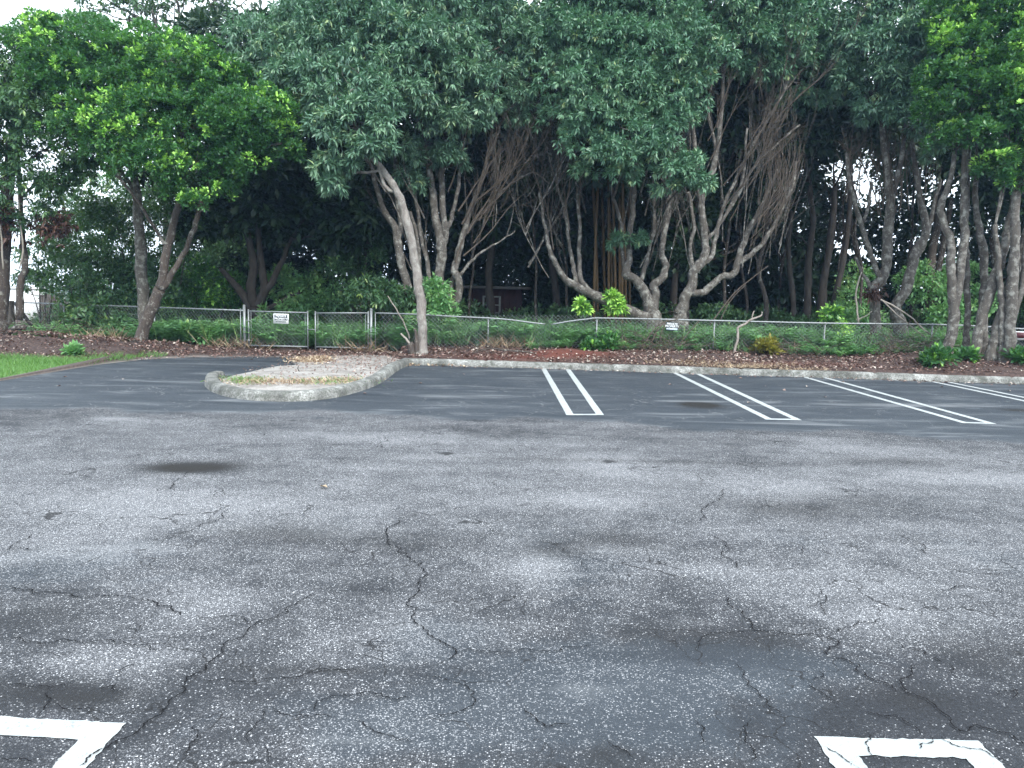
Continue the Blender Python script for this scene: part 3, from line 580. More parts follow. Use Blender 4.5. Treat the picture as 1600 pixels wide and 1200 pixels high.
# twin big tree, centre-right
T1, _, _ = tree('thick forked tree with a long low limb reaching left, behind the small dark sign', (1018,520), 22.6,
     [[(1022,545,22),(1022,515,20),(1016,488,15)], [(1014,500,12,-.1),(985,487,9,-.2),(960,476,8.5,-.3),(935,464,8.5,-.3),(915,455,8,-.3),(898,445,7,-.3),(884,438,5.5,-.3),(872,418,4.5,-.3),(862,398,4,-.3),(855,370,3.2,-.2),(848,335,2.6),(842,300,2)],
      [(902,448,4,-.3),(897,425,3.6,-.3),(893,400,3.4),(888,370,3),(882,330,2.6),(870,290,2.2)], [(922,455,4,-.3),(908,435,4,-.3),(905,400,3.5),(906,360,3),(902,310,2.6)],
      [(1018,490,13),(1010,462,9.5),(996,440,8),(978,428,7,-.2),(984,405,5,-.2),(982,380,5),(986,350,4.5),(990,310,4.2),(988,260,3.5),(985,200,3)], [(978,428,4,-.2),(972,390,3.4),(970,350,3),(958,310,2.6)],
      [(1020,488,10),(1024,462,8),(1022,446,7.5),(1038,430,6.5),(1040,412,5.5),(1034,395,5.2),(1036,370,5),(1042,340,5),(1044,300,4.8),(1042,240,4),(1030,150,3)], [(1044,345,3),(1048,300,2.8),(1046,230,2.2)], [(1000,445,4),(1012,400,3.2),(1022,350,3),(1024,290,2.6)]],
     [(890,42,22.4,50),(950,-15,22.6,50),(1030,-25,22.6,54),(940,10,22.2,60),(1000,10,22,62),(1050,40,21.6,54),(910,80,21.8,52),(960,80,21.2,52),(1010,90,21,50),(885,130,21.8,42),(925,140,21,46),(980,150,20.7,44),(1030,140,20.9,42),(895,185,21.4,36),(940,190,20.7,38),(985,205,20.3,34),(1030,195,20.5,32),
      (915,228,20.8,28),(960,240,20.3,28),(1000,250,20.2,26),(1045,240,20.3,26),(975,272,20.4,20),(1055,272,20.2,22),(1085,270,20.3,24),(1100,290,20.4,13),(1060,200,20.6,26),(1060,150,21,34),(915,268,21.2,16),(1040,295,20.4,14),(970,378,22.2,13),(1000,375,22.2,8)],
     'grey2', B_GREY, r0=.04)
T2, _, _ = tree('thick tree whose lowest limb sweeps right under a curtain of bare brown shoots', (1064,520), 22.4,
     [[(1058,545,19),(1060,515,17),(1062,490,12)], [(1062,492,11),(1070,468,9),(1080,448,8.5),(1084,425,8),(1096,410,8.5),(1103,390,7),(1100,360,6.5),(1096,320,6),(1102,290,5.5),(1115,260,5),(1125,200,4),(1130,120,3)], [(1098,330,5),(1092,300,4.5),(1088,250,4),(1080,180,3.5)],
      [(1080,456,6.5),(1095,458,6),(1110,448,6),(1128,433,5.5),(1146,428,6),(1152,410,5.5),(1160,385,5),(1172,355,4.5),(1185,330,3.6),(1200,300,3),(1215,265,2.4)], [(1150,412,5),(1170,400,4.5),(1190,380,3.8),(1205,360,3.4),(1222,325,3),(1238,290,2.6),(1245,250,2)],
      [(1100,410,4.5),(1112,400,4),(1118,370,3.6),(1126,335,3.2),(1140,300,3),(1155,270,2.6),(1180,220,2.2),(1205,180,2),(1225,140,1.6)], [(1104,375,3.4),(1125,350,2.8),(1150,310,2.2),(1180,260,2),(1215,225,1.8),(1250,195,1.4)], [(1084,425,4),(1078,390,3.4),(1084,350,3),(1076,300,3)], [(1108,300,3),(1118,240,2.8),(1106,170,2.2),(1112,130,1.8)], [(1118,360,2.6),(1142,320,2.2),(1162,270,2),(1168,200,1.6)]],
     [(1110,30,22,50),(1120,-25,22.6,50),(1190,-30,22.8,50),(1245,-8,23,28),(1150,10,22.4,54),(1200,20,22.6,54),(1250,10,23,54),(1100,80,21.4,40),(1160,70,22.2,40),(1215,70,22.4,40),(1260,60,22.8,42),(1190,110,22.6,30),(1235,105,22.4,28),(1095,120,21.4,26),(1290,90,23.4,36),(1145,112,22.5,22),(1262,150,23.6,26)],
     'grey2', B_GREY, r0=.03, densk=.9)
bt = MB()
for q in range(52):                                  # straight brown water-shoots
    t = rng.random(); x0 = 1168+t*62; y0 = 372-t*60+rng.normal()*14; Y0 = 22.1+rng.normal()*.25
    x1 = 1192+rng.random()*66; y1 = 190+rng.random()*55; k = 7; tt = np.linspace(0, 1, k)
    bow = 10*np.sin(tt*np.pi)*(.3+rng.random())
    P = np.array([W(x0+(x1-x0)*a**.8+b_+rng.normal()*2.6, y0+(y1-y0)*a, Y0) for a, b_ in zip(tt, bow)])
    bt.tube(catmull(P, 2), np.linspace(.012, .0045, 2*(k-1)+1)*rng.uniform(.6, 1.3), 4, cap=False)
for a in [(1128,330),(1150,300),(1180,255),(1140,345),(1165,235),(1200,200),(1110,250),(1120,200),(1150,280),(1185,320),(1106,220),(1130,290),(1210,190),(1170,290),(870,300),(850,330),(880,340),(985,320),(905,330),(890,360),(865,390)]:
    s = 1 if a[0] > 1000 else -.3
    grow(bt, W(a[0], a[1], 22.3), np.array([.5*s, -.1, 1.0])+rng.normal(size=3)*.15, .022, rng.uniform(1.3, 2.2), 3, .28, .4, 4, 3, .09)
bt.build('bare_branches', B_TWIG, T2, smooth=True)
for (T_, xs_r, n_) in ((TM, (600, 850), 22), (T1, (845, 1060), 22), (T2, (1070, 1230), 22)):
    bt = MB()
    for q in range(n_):
        x = rng.uniform(*xs_r); y = rng.uniform(300, 440); cx = (xs_r[0]+xs_r[1])/2
        grow(bt, W(x, y, 22.9+rng.normal()*.5), np.array([(x-cx)/170+rng.normal()*.12, rng.normal()*.1, 1.0]), rng.uniform(.012, .028), rng.uniform(1.5, 3.0), 2, .25, .4, 5, 3, .07)
    bt.build('thin_stems', B_GREY, T_, smooth=True)
# right-hand middle tree
T3, _, _ = tree('pair of gnarled pale trunks forking into a tall crown, left of the slim trunk cluster', (1385,520), 22.6,
     [[(1368,540,10),(1368,500,9),(1366,470,8),(1364,452,8),(1374,440,9),(1384,420,8.5),(1386,385,8),(1388,350,8),(1392,310,7),(1388,280,6),(1382,240,5),(1376,180,4)], [(1392,312,5),(1402,275,4.5),(1410,240,4),(1416,180,3)], [(1376,438,5),(1366,412,4.5),(1356,385,4.2),(1346,350,4),(1336,318,3.6),(1328,285,3),(1322,240,2.4)], [(1350,348,3),(1356,320,2.6),(1362,285,2.4)],
      [(1408,545,13),(1404,505,11),(1398,490,9),(1404,470,9),(1416,450,9),(1424,420,8),(1432,390,7.5),(1446,365,6.5),(1442,330,5.5),(1436,300,4.5),(1430,270,4),(1424,200,3.2)], [(1428,402,4.5),(1440,390,4),(1452,350,3.2),(1460,315,2.6),(1470,280,2)], [(1366,470,4),(1356,440,3),(1344,425,2.6),(1336,400,2.2)]],
     [(1345,45,22.8,36),(1395,-20,22.8,46),(1450,-30,22.8,50),(1390,20,22.6,56),(1440,20,22.6,52),(1350,80,22.4,42),(1400,80,22,46),(1450,80,22,40),(1335,130,22.6,32),(1385,130,22,34),(1430,140,21.8,32),(1370,175,22,24),(1410,180,21.9,26),(1445,190,21.9,22),(1480,40,22.4,44),(1480,120,22.2,34),(1300,120,23.4,28),(1455,240,22.2,12),(1310,60,23.8,34)],
     'grey', B_GREY, r0=.035)
bt = MB()
for q in range(26):
    x = rng.uniform(1318, 1480); grow(bt, W(x, rng.uniform(300, 350), 22.6+rng.normal()*.3), np.array([rng.normal()*.25, 0, 1.0]), .02, rng.uniform(1.2, 2.1), 2, .3, .5, 4, 3, .08)
bt.build('bare_branches', B_TWIG, T3, smooth=True)
# slim cluster at the right, in front of the fence
YR = 19.9
clus = [('slim twin-stemmed trunk, leftmost of the cluster at the right, above the bright low shrub', (1478,555), [[(1480,550,9),(1486,520,8.5),(1490,490,8.5),(1488,455,7.5),(1487,420,7),(1485,380,6.5),(1476,350,6),(1470,325,5.5),(1478,300,5),(1486,275,4),(1492,230,3.5)], [(1489,488,6.5),(1496,455,7),(1500,420,6.5),(1505,385,7),(1506,350,6.5),(1505,310,6),(1506,270,5),(1508,200,4)]],
         [(1500,150,19.6,44),(1470,180,19.8,26),(1535,130,19.4,40),(1490,215,19.6,24),(1520,215,19.3,26),(1470,130,20,28),(1500,95,19.8,36)]),
        ('thin straight trunk standing between the twin stem and the leaning trunks at the right', (1512,548), [[(1509,545,5.5),(1510,515,5),(1512,480,4.8),(1511,440,4.6),(1510,400,4.6),(1509,360,4.2),(1511,300,3.8),(1515,230,3)]], [(1515,60,20,42),(1545,30,20,40),(1500,20,20.2,36)]),
        ('straight trunk half hidden behind the trunk that leans right at the photo right', (1537,545), [[(1537,548,8),(1535,510,7),(1536,470,6.5),(1538,430,6.5),(1536,390,6.5),(1530,360,5.5),(1524,320,4.5),(1524,270,4)]], [(1560,80,19.8,40),(1530,0,20.2,50)]),
        ('trunk leaning strongly to the right from the mulch mound', (1523,548), [[(1522,550,9),(1530,515,8.5),(1539,480,8.5),(1551,445,8),(1562,410,7.5),(1572,375,7),(1580,335,6),(1588,290,5)]], [(1575,150,19.2,42),(1560,200,19,32),(1590,200,19,34),(1590,100,19.2,40)]),
        ('leaning trunk crossing in front of the rightmost thick trunk', (1545,555), [[(1547,556,9),(1556,520,8),(1568,480,8),(1580,440,8),(1594,400,7.5),(1606,360,7),(1618,310,6)]], [(1600,250,18.9,34),(1560,258,19,24),(1585,285,19,18),(1620,180,18.9,50)]),
        ('slender speckled trunk rising between the two rightmost leaning trunks', (1563,555), [[(1564,557,5.5),(1566,520,5),(1565,480,5),(1562,440,4.5),(1560,400,4),(1556,350,3.5)]], [(1640,80,19.2,50),(1610,30,19.4,48)]),
        ('thick greenish-grey trunk at the right edge beside the maroon sign', (1580,560), [[(1577,562,9.5),(1578,530,9),(1580,490,9),(1582,450,9),(1584,410,8),(1586,360,7.5),(1588,300,6)], [(1580,500,5),(1592,470,5),(1600,420,4.5),(1604,360,4)]], [(1660,150,18.9,50),(1650,240,18.9,40),(1660,0,19.4,70)])]
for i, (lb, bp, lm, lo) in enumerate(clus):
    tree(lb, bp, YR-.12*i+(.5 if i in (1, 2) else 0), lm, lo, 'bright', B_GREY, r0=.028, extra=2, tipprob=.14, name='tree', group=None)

# ================================================================ BACK ROWS
backs = [  # label, base px, Y, limbs, lobes, style
 ('dark crooked tree with many limbs behind the open gap between the gates', (400,500), 25.5,
  [[(405,540,15),(402,500,14),(400,480,13)], [(396,490,9),(380,460,7),(362,440,5.5),(345,420,4)], [(398,482,9),(392,450,8),(396,420,7),(392,390,6),(385,350,5)], [(402,480,9),(412,455,7),(410,420,6),(405,380,5),(402,345,4)], [(404,475,7),(425,440,5.5),(440,410,4.5),(452,380,3.5),(470,350,3)], [(410,490,5),(440,470,4),(470,455,3)]],
  [(360,330,25.5,45),(420,330,25.5,48),(480,320,25.3,45),(540,310,25.2,42),(400,280,25,60),(480,260,24.6,55),(330,350,25.8,36),(560,350,25,34),(450,370,26,26),(520,372,25.6,26)], 'dark', B_DARK),
 ('tall dark tree closing the gap behind the broad multi-stemmed tree', (760,500), 27,
  [[(770,520,8),(766,470,7),(764,430,6),(768,380,6),(762,300,5)]], [(740,250,26,75),(810,230,26.5,80),(680,270,26.5,60),(780,330,27.5,55),(850,300,27.5,60),(720,350,27.8,50),(620,300,26.8,55)], 'dark', B_BROWN),
 ('dark tree deep in the shade between the shed and the bamboo', (860,500), 28,
  [[(870,520,7),(868,460,6),(862,400,5.5),(866,330,5),(860,260,4)]], [(880,250,25.5,70),(940,260,25.8,70),(1000,240,26,70),(860,350,28.5,55),(920,360,29,60),(830,400,29.5,50)], 'dark', B_BROWN),
 ('dark leafy tree behind the thick pair of trees', (1060,500), 27.5,
  [[(1050,520,7),(1052,460,6),(1058,400,5),(1056,330,4)]], [(1060,340,26.5,50),(1060,410,25,36),(1120,330,27,60),(1180,310,27.4,60),(1120,240,26,65),(1190,230,26,60),(1060,250,26,60),(1240,260,27,46),(1000,350,28,50)], 'dark', B_BROWN),
 ('dark many-stemmed tree left of the gnarled pale trunks', (1270,500), 26.5,
  [[(1260,520,7),(1262,450,6),(1264,400,5.5),(1270,340,4.5),(1262,280,4)], [(1282,520,8),(1284,460,7),(1292,410,6),(1300,350,5),(1304,290,4)], [(1300,500,6),(1310,440,5),(1322,380,4.2),(1330,300,3.5)], [(1240,520,5),(1238,450,4.5),(1232,400,4),(1236,330,3.5)]],
  [(1240,200,25.5,50),(1300,200,25.5,50),(1230,380,29,34),(1270,440,29.5,34),(1330,200,25.5,40),(1240,450,28,30)], 'dark', B_DARK),
 ('paired brown trunks standing back between the gnarled tree and the slim cluster', (1452,500), 26,
  [[(1452,500,8),(1450,450,7.5),(1455,400,7),(1464,350,6),(1470,290,5)], [(1462,500,6),(1464,440,5.5),(1474,380,5),(1486,310,4)]],
  [(1450,250,25.5,34),(1510,260,25.5,34),(1400,220,25.6,30)], 'dark', B_BROWN),
 ('leafy tree at the far right behind the slim trunk cluster', (1590,500), 26,
  [[(1600,520,9),(1604,450,8),(1610,380,7),(1620,300,6)], [(1560,510,5),(1556,440,5),(1550,370,4)]],
  [(1560,300,25.5,30),(1620,330,25,50),(1640,430,25,50),(1590,250,24.6,50),(1680,250,24.6,80)], 'dark', B_DARK)]
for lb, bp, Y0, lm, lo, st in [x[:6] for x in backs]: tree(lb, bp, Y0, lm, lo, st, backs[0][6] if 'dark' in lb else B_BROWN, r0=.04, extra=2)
# a loose screen of dark stems deep in the wood
def stem(label, px, Y0, r, lean, top=230, grp=None, bark=None):
    t = empty('tree', tuple(np.append(W(px, 500, Y0)[:2], H(W(px, 500, Y0)[0], Y0)))); tag(t, label, 'tree', grp)
    k = 7; ys = np.linspace(520, top, k); xx = px+lean*np.linspace(0, 1, k)+rng.normal(size=k)*4; xx[0] = px
    P = catmull(np.array([W(a, b_, Y0) for a, b_ in zip(xx, ys)]), 3); mb = MB(); mb.tube(P, np.linspace(r, r*.5, len(P)), 7, rough=.03)
    for _ in range(5): grow(mb, P[rng.integers(len(P)//3, len(P))], np.array([rng.normal()*.6, -.1, 1]), r*.35, 1.8, 2, .45, .3, 4, 3)
    mb.build('trunk', bark or B_BROWN, t, smooth=True)
for i, (px, Y0, r, le) in enumerate([(912,27,.07,-8),(940,26.5,.06,6),(1075,25.5,.06,20),(1130,26.5,.07,15),(1165,27,.06,-5),(1195,26,.09,12),(1212,27.5,.06,20),(1310,27.6,.06,16),(1345,25.4,.05,-14),(1420,27,.06,10),(1345,27.8,.08,-20),(1225,28.5,.06,-20),(735,26,.05,16),(660,26,.06,-12),(575,26,.05,-14),(840,26,.05,-20),(890,26.5,.05,-20),(1290,29,.06,14)]):
    stem('bare slender stem in the shade among many like it behind the fence', px, Y0, r, le, 220, 'slender stems deep in the wood')
# bamboo
for i, (px, Y0) in enumerate([(928,25),(951,25.3),(962,25.2),(968,25.5),(972,25.1),(957,25.6),(978,25.4),(934,25.6),(945,25.9),(984,25.8)]):
    t = empty('bamboo_cane', tuple(np.append(W(px, 500, Y0)[:2], .24))); tag(t, 'orange-brown bamboo cane in the clump left of the thick forked tree', 'bamboo', 'bamboo canes in the shade')
    mb = MB(); le = rng.normal()*6-4; P = np.array([W(px+le*a*a, 520-260*a, Y0) for a in np.linspace(0, 1, 30)])
    mb.tube(P, [.042*(1.18 if q % 3 == 0 else 1) for q in range(30)], 8); mb.build('stem', B_BAMBOO, t, smooth=True)
# far dense wood closing the view: one leafy mass in the middle, looser on the right and left
def mass(name, label, specs, sty, gap, kind='stuff', cat='wood', densk=1.0):
    return tag(crown(None, lob(specs), sty, gap, name, densk=densk), label, cat, None, kind)
sp = []
for px in range(350, 1240, 60):
    for py, Y0 in ((515,32.5),(470,33),(410,33.5),(350,33),(285,32),(220,30.5),(150,29),(95,28)): 
        if not (600 < px < 900 and 140 < py < 290 and rng.random() < .3): sp.append((px+rng.normal()*12, py+rng.normal()*8, Y0+rng.normal()*.6, 52))
for px in range(500, 1260, 90):
    for py, Y0 in ((100,27),(140,27.5)): sp.append((px, py, Y0, 75))
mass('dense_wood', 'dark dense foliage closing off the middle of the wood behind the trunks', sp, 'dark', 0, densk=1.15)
sp = []
for px in range(1240, 1960, 50):
    for py, Y0 in ((510,30.5),(470,31),(425,31.5)): sp.append((px+rng.normal()*8, py+rng.normal()*5, Y0, 40))
for px in range(1250, 1960, 55):
    for py, Y0 in ((375,32),(320,32),(265,31),(205,30),(150,28.5)): sp.append((px+rng.normal()*10, py+rng.normal()*8, Y0, 34))
for px in range(1260, 1700, 90):
    for py, Y0 in ((115,27),): sp.append((px, py, Y0, 60))
for px in range(1720, 2000, 70):
    for py, Y0 in ((480,25),(400,25.5),(300,25),(200,24.5),(100,24)): sp.append((px, py, Y0, 60))
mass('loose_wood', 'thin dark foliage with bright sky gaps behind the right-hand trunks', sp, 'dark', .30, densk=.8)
sp = [(px+rng.normal()*6, py+rng.normal()*5, Y0+rng.normal()*.5, 34) for px in range(110, 380, 42) for py, Y0 in ((505,28),(460,29),(410,30),(350,30.5),(300,30))]
mass('green_thicket', 'mid-green thicket filling the view beyond the left fence', sp, 'bush', .12, densk=.8)
sp = [(px+rng.normal()*8, 512+rng.normal()*5, Y0+rng.normal()*.4, 26) for px in range(90, 1900, 46) for Y0 in (26.5, 28.5)]
mass('undergrowth', 'low green undergrowth on the ground behind the ferns', sp, 'bush', .0, densk=.8, cat='undergrowth')
# sunlit bushes behind the left fence
def bush(label, spec, sty='bush', grp=None, stemr=.03, mat=None, gap=0.0, densk=1.0, bark=None, name='bush', cat='bush', tadd=0.0):
    LB = lob(spec); c = np.mean([q[0] for q in LB], 0); z = float(H(c[0], c[1])); t = empty(name, (c[0], c[1], z)); tag(t, label, cat, grp)
    mb = MB()
    for cc, r in LB:
        g0 = np.array([c[0]+rng.normal()*.15, c[1]+rng.normal()*.1, z-.05]); P = catmull(np.array([g0, (g0+cc)/2+rng.normal(size=3)*.08, cc]), 4); mb.tube(P, np.linspace(stemr, stemr*.3, len(P)), 5, cap=False)
        for _ in range(3): grow(mb, P[-3], norm(rng.normal(size=3)+np.array([0, 0, .6])), stemr*.35, float(r[0]), 1, .6, .2, 4, 2)
    mb.build('stem', bark or B_BROWN, t, smooth=True)
    o = crown(t, LB, sty, gap, 'foliage', densk=densk, tadd=tadd)
    if mat: o.data.materials[0] = mat
    return t
bush('tall pale-leaved bush standing right of the white wall beyond the left fence', [(120,400,24.5,34),(150,360,24.8,40),(110,440,24.3,34),(150,430,24,34),(170,470,23.8,30),(125,490,23.5,28)], densk=1.1)
bush('big green bush behind the fence, left of the straight pale trunk', [(180,340,25,34),(195,400,24.6,36),(190,450,24.3,36),(180,495,23.8,30),(240,480,24,30)])
bush('tall bush showing between the straight trunk and the leaning fork', [(250,330,25.5,36),(260,390,25.4,36),(245,440,25.2,32),(300,340,26,36)], gap=.05)
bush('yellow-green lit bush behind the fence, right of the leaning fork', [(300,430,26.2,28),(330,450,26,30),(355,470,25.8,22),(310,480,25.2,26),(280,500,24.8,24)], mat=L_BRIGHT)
bush('fresh green bush behind the fence between the two gates', [(450,450,26.8,24),(480,462,26.4,28),(510,470,26,26),(460,490,25.4,24),(430,500,25,20)], mat=L_FERN)
bush('dark green bush behind the right gate', [(540,440,26,34),(560,400,26,34),(550,480,25,30),(590,470,25.4,28),(520,420,26.6,26)], gap=.05)
bush('small bush at the far left behind the dark brown tree', [(60,400,25.5,24),(45,440,25.5,18),(75,440,25,16),(90,360,25.5,22)], gap=.1)
bush('green thicket behind the gnarled pale trunks at the right', [(1340,440,27,20),(1325,480,26,20),(1350,500,25,20),(1440,440,26,26),(1460,470,25.4,26),(1500,440,26,30),(1480,500,24.8,24),(1535,480,25.5,26)], mat=L_FERN, gap=.05)
bush('small sunlit sapling rising above the top rail at the right', [(1296,495,21.9,9),(1303,490,21.9,6),(1318,515,21.9,7),(1312,535,21.8,7)], mat=L_BRIGHT, stemr=.01, tadd=.2)
bush('dark brush heap under the trees at the far right', [(1590,480,26,34),(1640,480,25,34)])
bush('low bush pushing through the left fence beside the leaning forked tree', [(150,505,23.4,16),(175,515,23.0,15),(120,505,23.6,15),(195,505,22.9,13)])
bush('leafy weeds climbing the left fence between the forked tree and the gate post', [(290,520,21.8,11),(320,530,21.7,9),(262,525,22,11),(345,522,21.7,8)], mat=L_FERN, stemr=.01)
# young shoots close to the fence
bush('bright sapling with yellow-green leaves above the rail, beside the low limb', [(954,464,21.6,5),(964,472,21.6,5),(958,484,21.6,6),(968,480,21.6,4)], mat=L_BRIGHT, stemr=.010, tadd=.28, densk=.12)
bush('tiny bright sapling above the rail, left of the bigger bright sapling', [(907,476,21.6,3.5),(914,482,21.6,3.5)], mat=L_BRIGHT, stemr=.008, tadd=.28, densk=.12)
bush('leafy sucker growth around the foot of the leaning pale tree', [(683,448,21.8,11),(690,466,21.7,14),(676,480,21.7,14),(695,490,21.7,12),(648,500,21.8,9),(670,512,21.8,10),(700,512,21.8,10)], mat=L_FERN, stemr=.012)
bush('drooping leafy branch reaching over the right gate', [(575,450,21.9,16),(600,460,21.8,16),(625,465,21.8,14),(560,462,22,12)], 'mid', stemr=.012)
# low shrubs in front
def rosette(label, px, py, Y0, size, nst, mat, name='shrub', cat='shrub', leafL=.16, leafW=.035, up_=.8):
    p = W(px, py, Y0); z = float(H(p[0], p[1])); t = empty(name, (p[0], p[1], z)); tag(t, label, cat)
    mb = MB(); hubs = []; outs = []
    for q in range(nst):
        d = norm(np.array([rng.normal(), rng.normal(), abs(rng.normal())*up_+.5])); P = catmull(np.array([[p[0], p[1], z], p*[1, 1, 0]+[0, 0, z]+d*size*.5+[0, 0, size*.1], p*[1, 1, 0]+[0, 0, z]+d*size*rng.uniform(.7, 1.1)]), 4)
        mb.tube(P, np.linspace(.008, .003, len(P)), 4, cap=False)
        for e in P[3:]: hubs.append(e); outs.append(d)
    mb.build('stem', B_BROWN, t)
    V, F, T = tufts(np.array(hubs), np.array(outs), 7, leafL, leafW, 'round', rng.uniform(.25, .82, len(hubs))); mesh_np('foliage', V, F, mat, t, attrs=dict(tint=T))
rosette('bright green low shrub in front of the twin-stemmed trunk', 1462, 560, 18.9, .42, 24, L_BRIGHT)
rosette('small yellow-green shrub at the mound foot, right of the twin-stemmed trunk', 1510, 545, 19.3, .25, 12, L_BRIGHT)
rosette('yellowish croton-like shrub in the ferns behind the kerb litter', 1200, 540, 20.9, .42, 22, L_YEL, leafL=.12)
rosette('green leafy shrub in front of the fence post below the bright saplings', 950, 548, 20.9, .42, 20, L_BRIGHT)
rosette('small light green plant left of the post below the bright saplings', 922, 550, 20.8, .3, 14, L_BRIGHT)
rosette('little green weed at the mulch edge near the grass', 115, 556, 18.6, .2, 9, L_FERN)
rosette('low green plant at the right edge below the maroon sign', 1596, 560, 19.0, .36, 14, L_BRIGHT)
# strap-leaved plants
def strap_plant(label, px, Y0, hgt, nb, mat):
    p = W(px, 520, Y0); z = float(H(p[0], p[1])); t = empty('strap_leaf_plant', (p[0], p[1], z)); tag(t, label, 'plant')
    Vs = []; Fs = []; c0 = 0
    for q in range(nb):
        a = rng.uniform(0, 2*np.pi); lean = rng.uniform(.1, .55); hh_ = hgt*rng.uniform(.6, 1.05); k = 6; tt = np.linspace(0, 1, k)
        d = np.array([math.cos(a), math.sin(a), 0]); s = np.array([-math.sin(a), math.cos(a), 0])
        C = np.array([p[0], p[1], z])+d*.06+d[None]*(lean*hh_*tt**1.6)[:, None]+np.array([0, 0, 1.])*(hh_*tt)[:, None]
        w = .034*np.sin(np.pi*(.12+.86*tt))[:, None]
        V = np.stack([C-s*w, C+d*.008, C+s*w], 1).reshape(-1, 3)
        F = [[i*3+j, i*3+j+1, i*3+j+4, i*3+j+3] for i in range(k-1) for j in range(2)]
        Vs.append(V); Fs.append(np.array(F)+c0); c0 += len(V)
    V = np.concatenate(Vs); mesh_np('foliage', V, np.concatenate(Fs), mat, t, attrs=dict(tint=np.repeat(rng.uniform(.1, .8, nb), 18)))
L_STRAP = leafmat('strap_leaf', [(0, (.04,.10,.06)), (.6, (.08,.17,.10)), (1, (.16,.25,.13))], .45, .15)
for lb, px, h in [('upright blue-green strap-leaved plant right of the first slim fence post', 778, .85), ('tall strap-leaved clump poking above the sagging rail', 848, 1.05), ('strap-leaved clump just left of where the rail sags', 815, .8), ('strap-leaved clump right of where the rail sags', 868, .8), ('low strap-leaved plant close to the leaning pale tree', 745, .7)]:
    strap_plant(lb, px, 21.9 if h > 1 else 21.75, h, 14, L_STRAP)
# ferns: ground cover behind and along the fence
def ferns(N, xr, yr, hr, seed):
    Bs, Ds, Ls, Ws, Ts = [], [], [], [], []
    for q in range(N):
        x = rng.uniform(*xr); y = rng.uniform(*yr); z = float(H(x, y)); hgt = rng.uniform(*hr); tn = rng.uniform(.15, .8)
        for f_ in range(rng.integers(7, 12)):
            a = rng.uniform(0, 2*np.pi); el = rng.uniform(1.0, 1.45); L_ = hgt*rng.uniform(.8, 1.2); k = 13; t = np.linspace(.12, 1, k)
            d = np.array([math.cos(a), math.sin(a), 0])
            C = np.array([x, y, z])+d[None]*(L_*(t*math.cos(el)+.34*t**2))[:, None]+np.array([0, 0, 1.])*(L_*(math.sin(el)*t-.30*t**2.6))[:, None]
            T = norm(np.gradient(C, axis=0)); s = norm(np.cross(T, [0, 0, 1.0]))
            pl = L_*.24*np.sin(np.pi*np.clip(t*.92+.1, 0, 1))**.8
            for sg in (-1, 1):
                Bs.append(C); Ds.append(s*sg+T*.35-np.array([0, 0, .15])); Ls.append(pl); Ws.append(pl*.0+L_*.028); Ts.append(np.full(k, tn+rng.normal()*.06))
    B = np.concatenate(Bs)
    V, F, T = leaves(B, np.concatenate(Ds), np.concatenate(Ls), np.concatenate(Ws), np.clip(np.concatenate(Ts), 0, 1), .4, .1, upv=np.tile(np.array([0, 0, 1.]), (len(B), 1)))
    return V, F, T
parts = [ferns(520, (-10.5, 13.5), (21.45, 23.2), (.55, 1.05), 1), ferns(240, (-8, 15.0), (23.2, 25.5), (.6, 1.0), 2), ferns(55, (.5, 11), (20.8, 21.2), (.25, .5), 3), ferns(110, (-15, -8), (21.8, 24), (.4, .7), 3)]
o = 0; VV, FF, TT = [], [], []
for V, F, T in parts: VV.append(V); FF.append(F+o); TT.append(T); o += len(V)
tag(mesh_np('fern_bed', np.concatenate(VV), np.concatenate(FF), L_FERN, attrs=dict(tint=np.concatenate(TT))), 'dense green ferns growing all along behind the chain link fence', 'ferns', kind='stuff')
N = 5200; X = rng.uniform(-10, 14, N); Y = rng.uniform(21.38, 22.6, N); k = np.sin(X*2.3+np.sin(X*5))+rng.normal(size=N)*.5 > .1; X, Y = X[k], Y[k]; N = len(X)
a = rng.uniform(0, 6.28, N); V, F, T = leaves(np.stack([X, Y, H(X, Y)], 1), np.stack([np.cos(a)*.35, np.sin(a)*.35, np.ones(N)], 1), rng.uniform(.35, 1.0, N), .011, np.clip(rng.normal(size=N)*.25+.6, 0, 1), .4, .1)
tag(mesh_np('tall_grass', V, F, L_FERN, attrs=dict(tint=T)), 'tall green grass blades mixed through the ferns behind the fence', 'tall grass', kind='stuff')
N = 2600; X = rng.uniform(-13, 14, N); Y = rng.uniform(20.9, 21.7, N); k = np.sin(X*1.7+2)+rng.normal(size=N)*.4 > .5; X, Y = X[k], Y[k]; N = len(X)
a = rng.uniform(0, 6.28, N); V, F, T = leaves(np.stack([X, Y, H(X, Y)], 1), np.stack([np.cos(a)*.9, np.sin(a)*.5, rng.uniform(.3, 1, N)], 1), rng.uniform(.25, .7, N), .007, rng.random(N), .4, .1)
tag(mesh_np('dry_stalks', V, F, L_DRY, attrs=dict(tint=T)), 'thin dry stalks and dead stems tangled at the foot of the fence', 'dry stalks', kind='stuff')
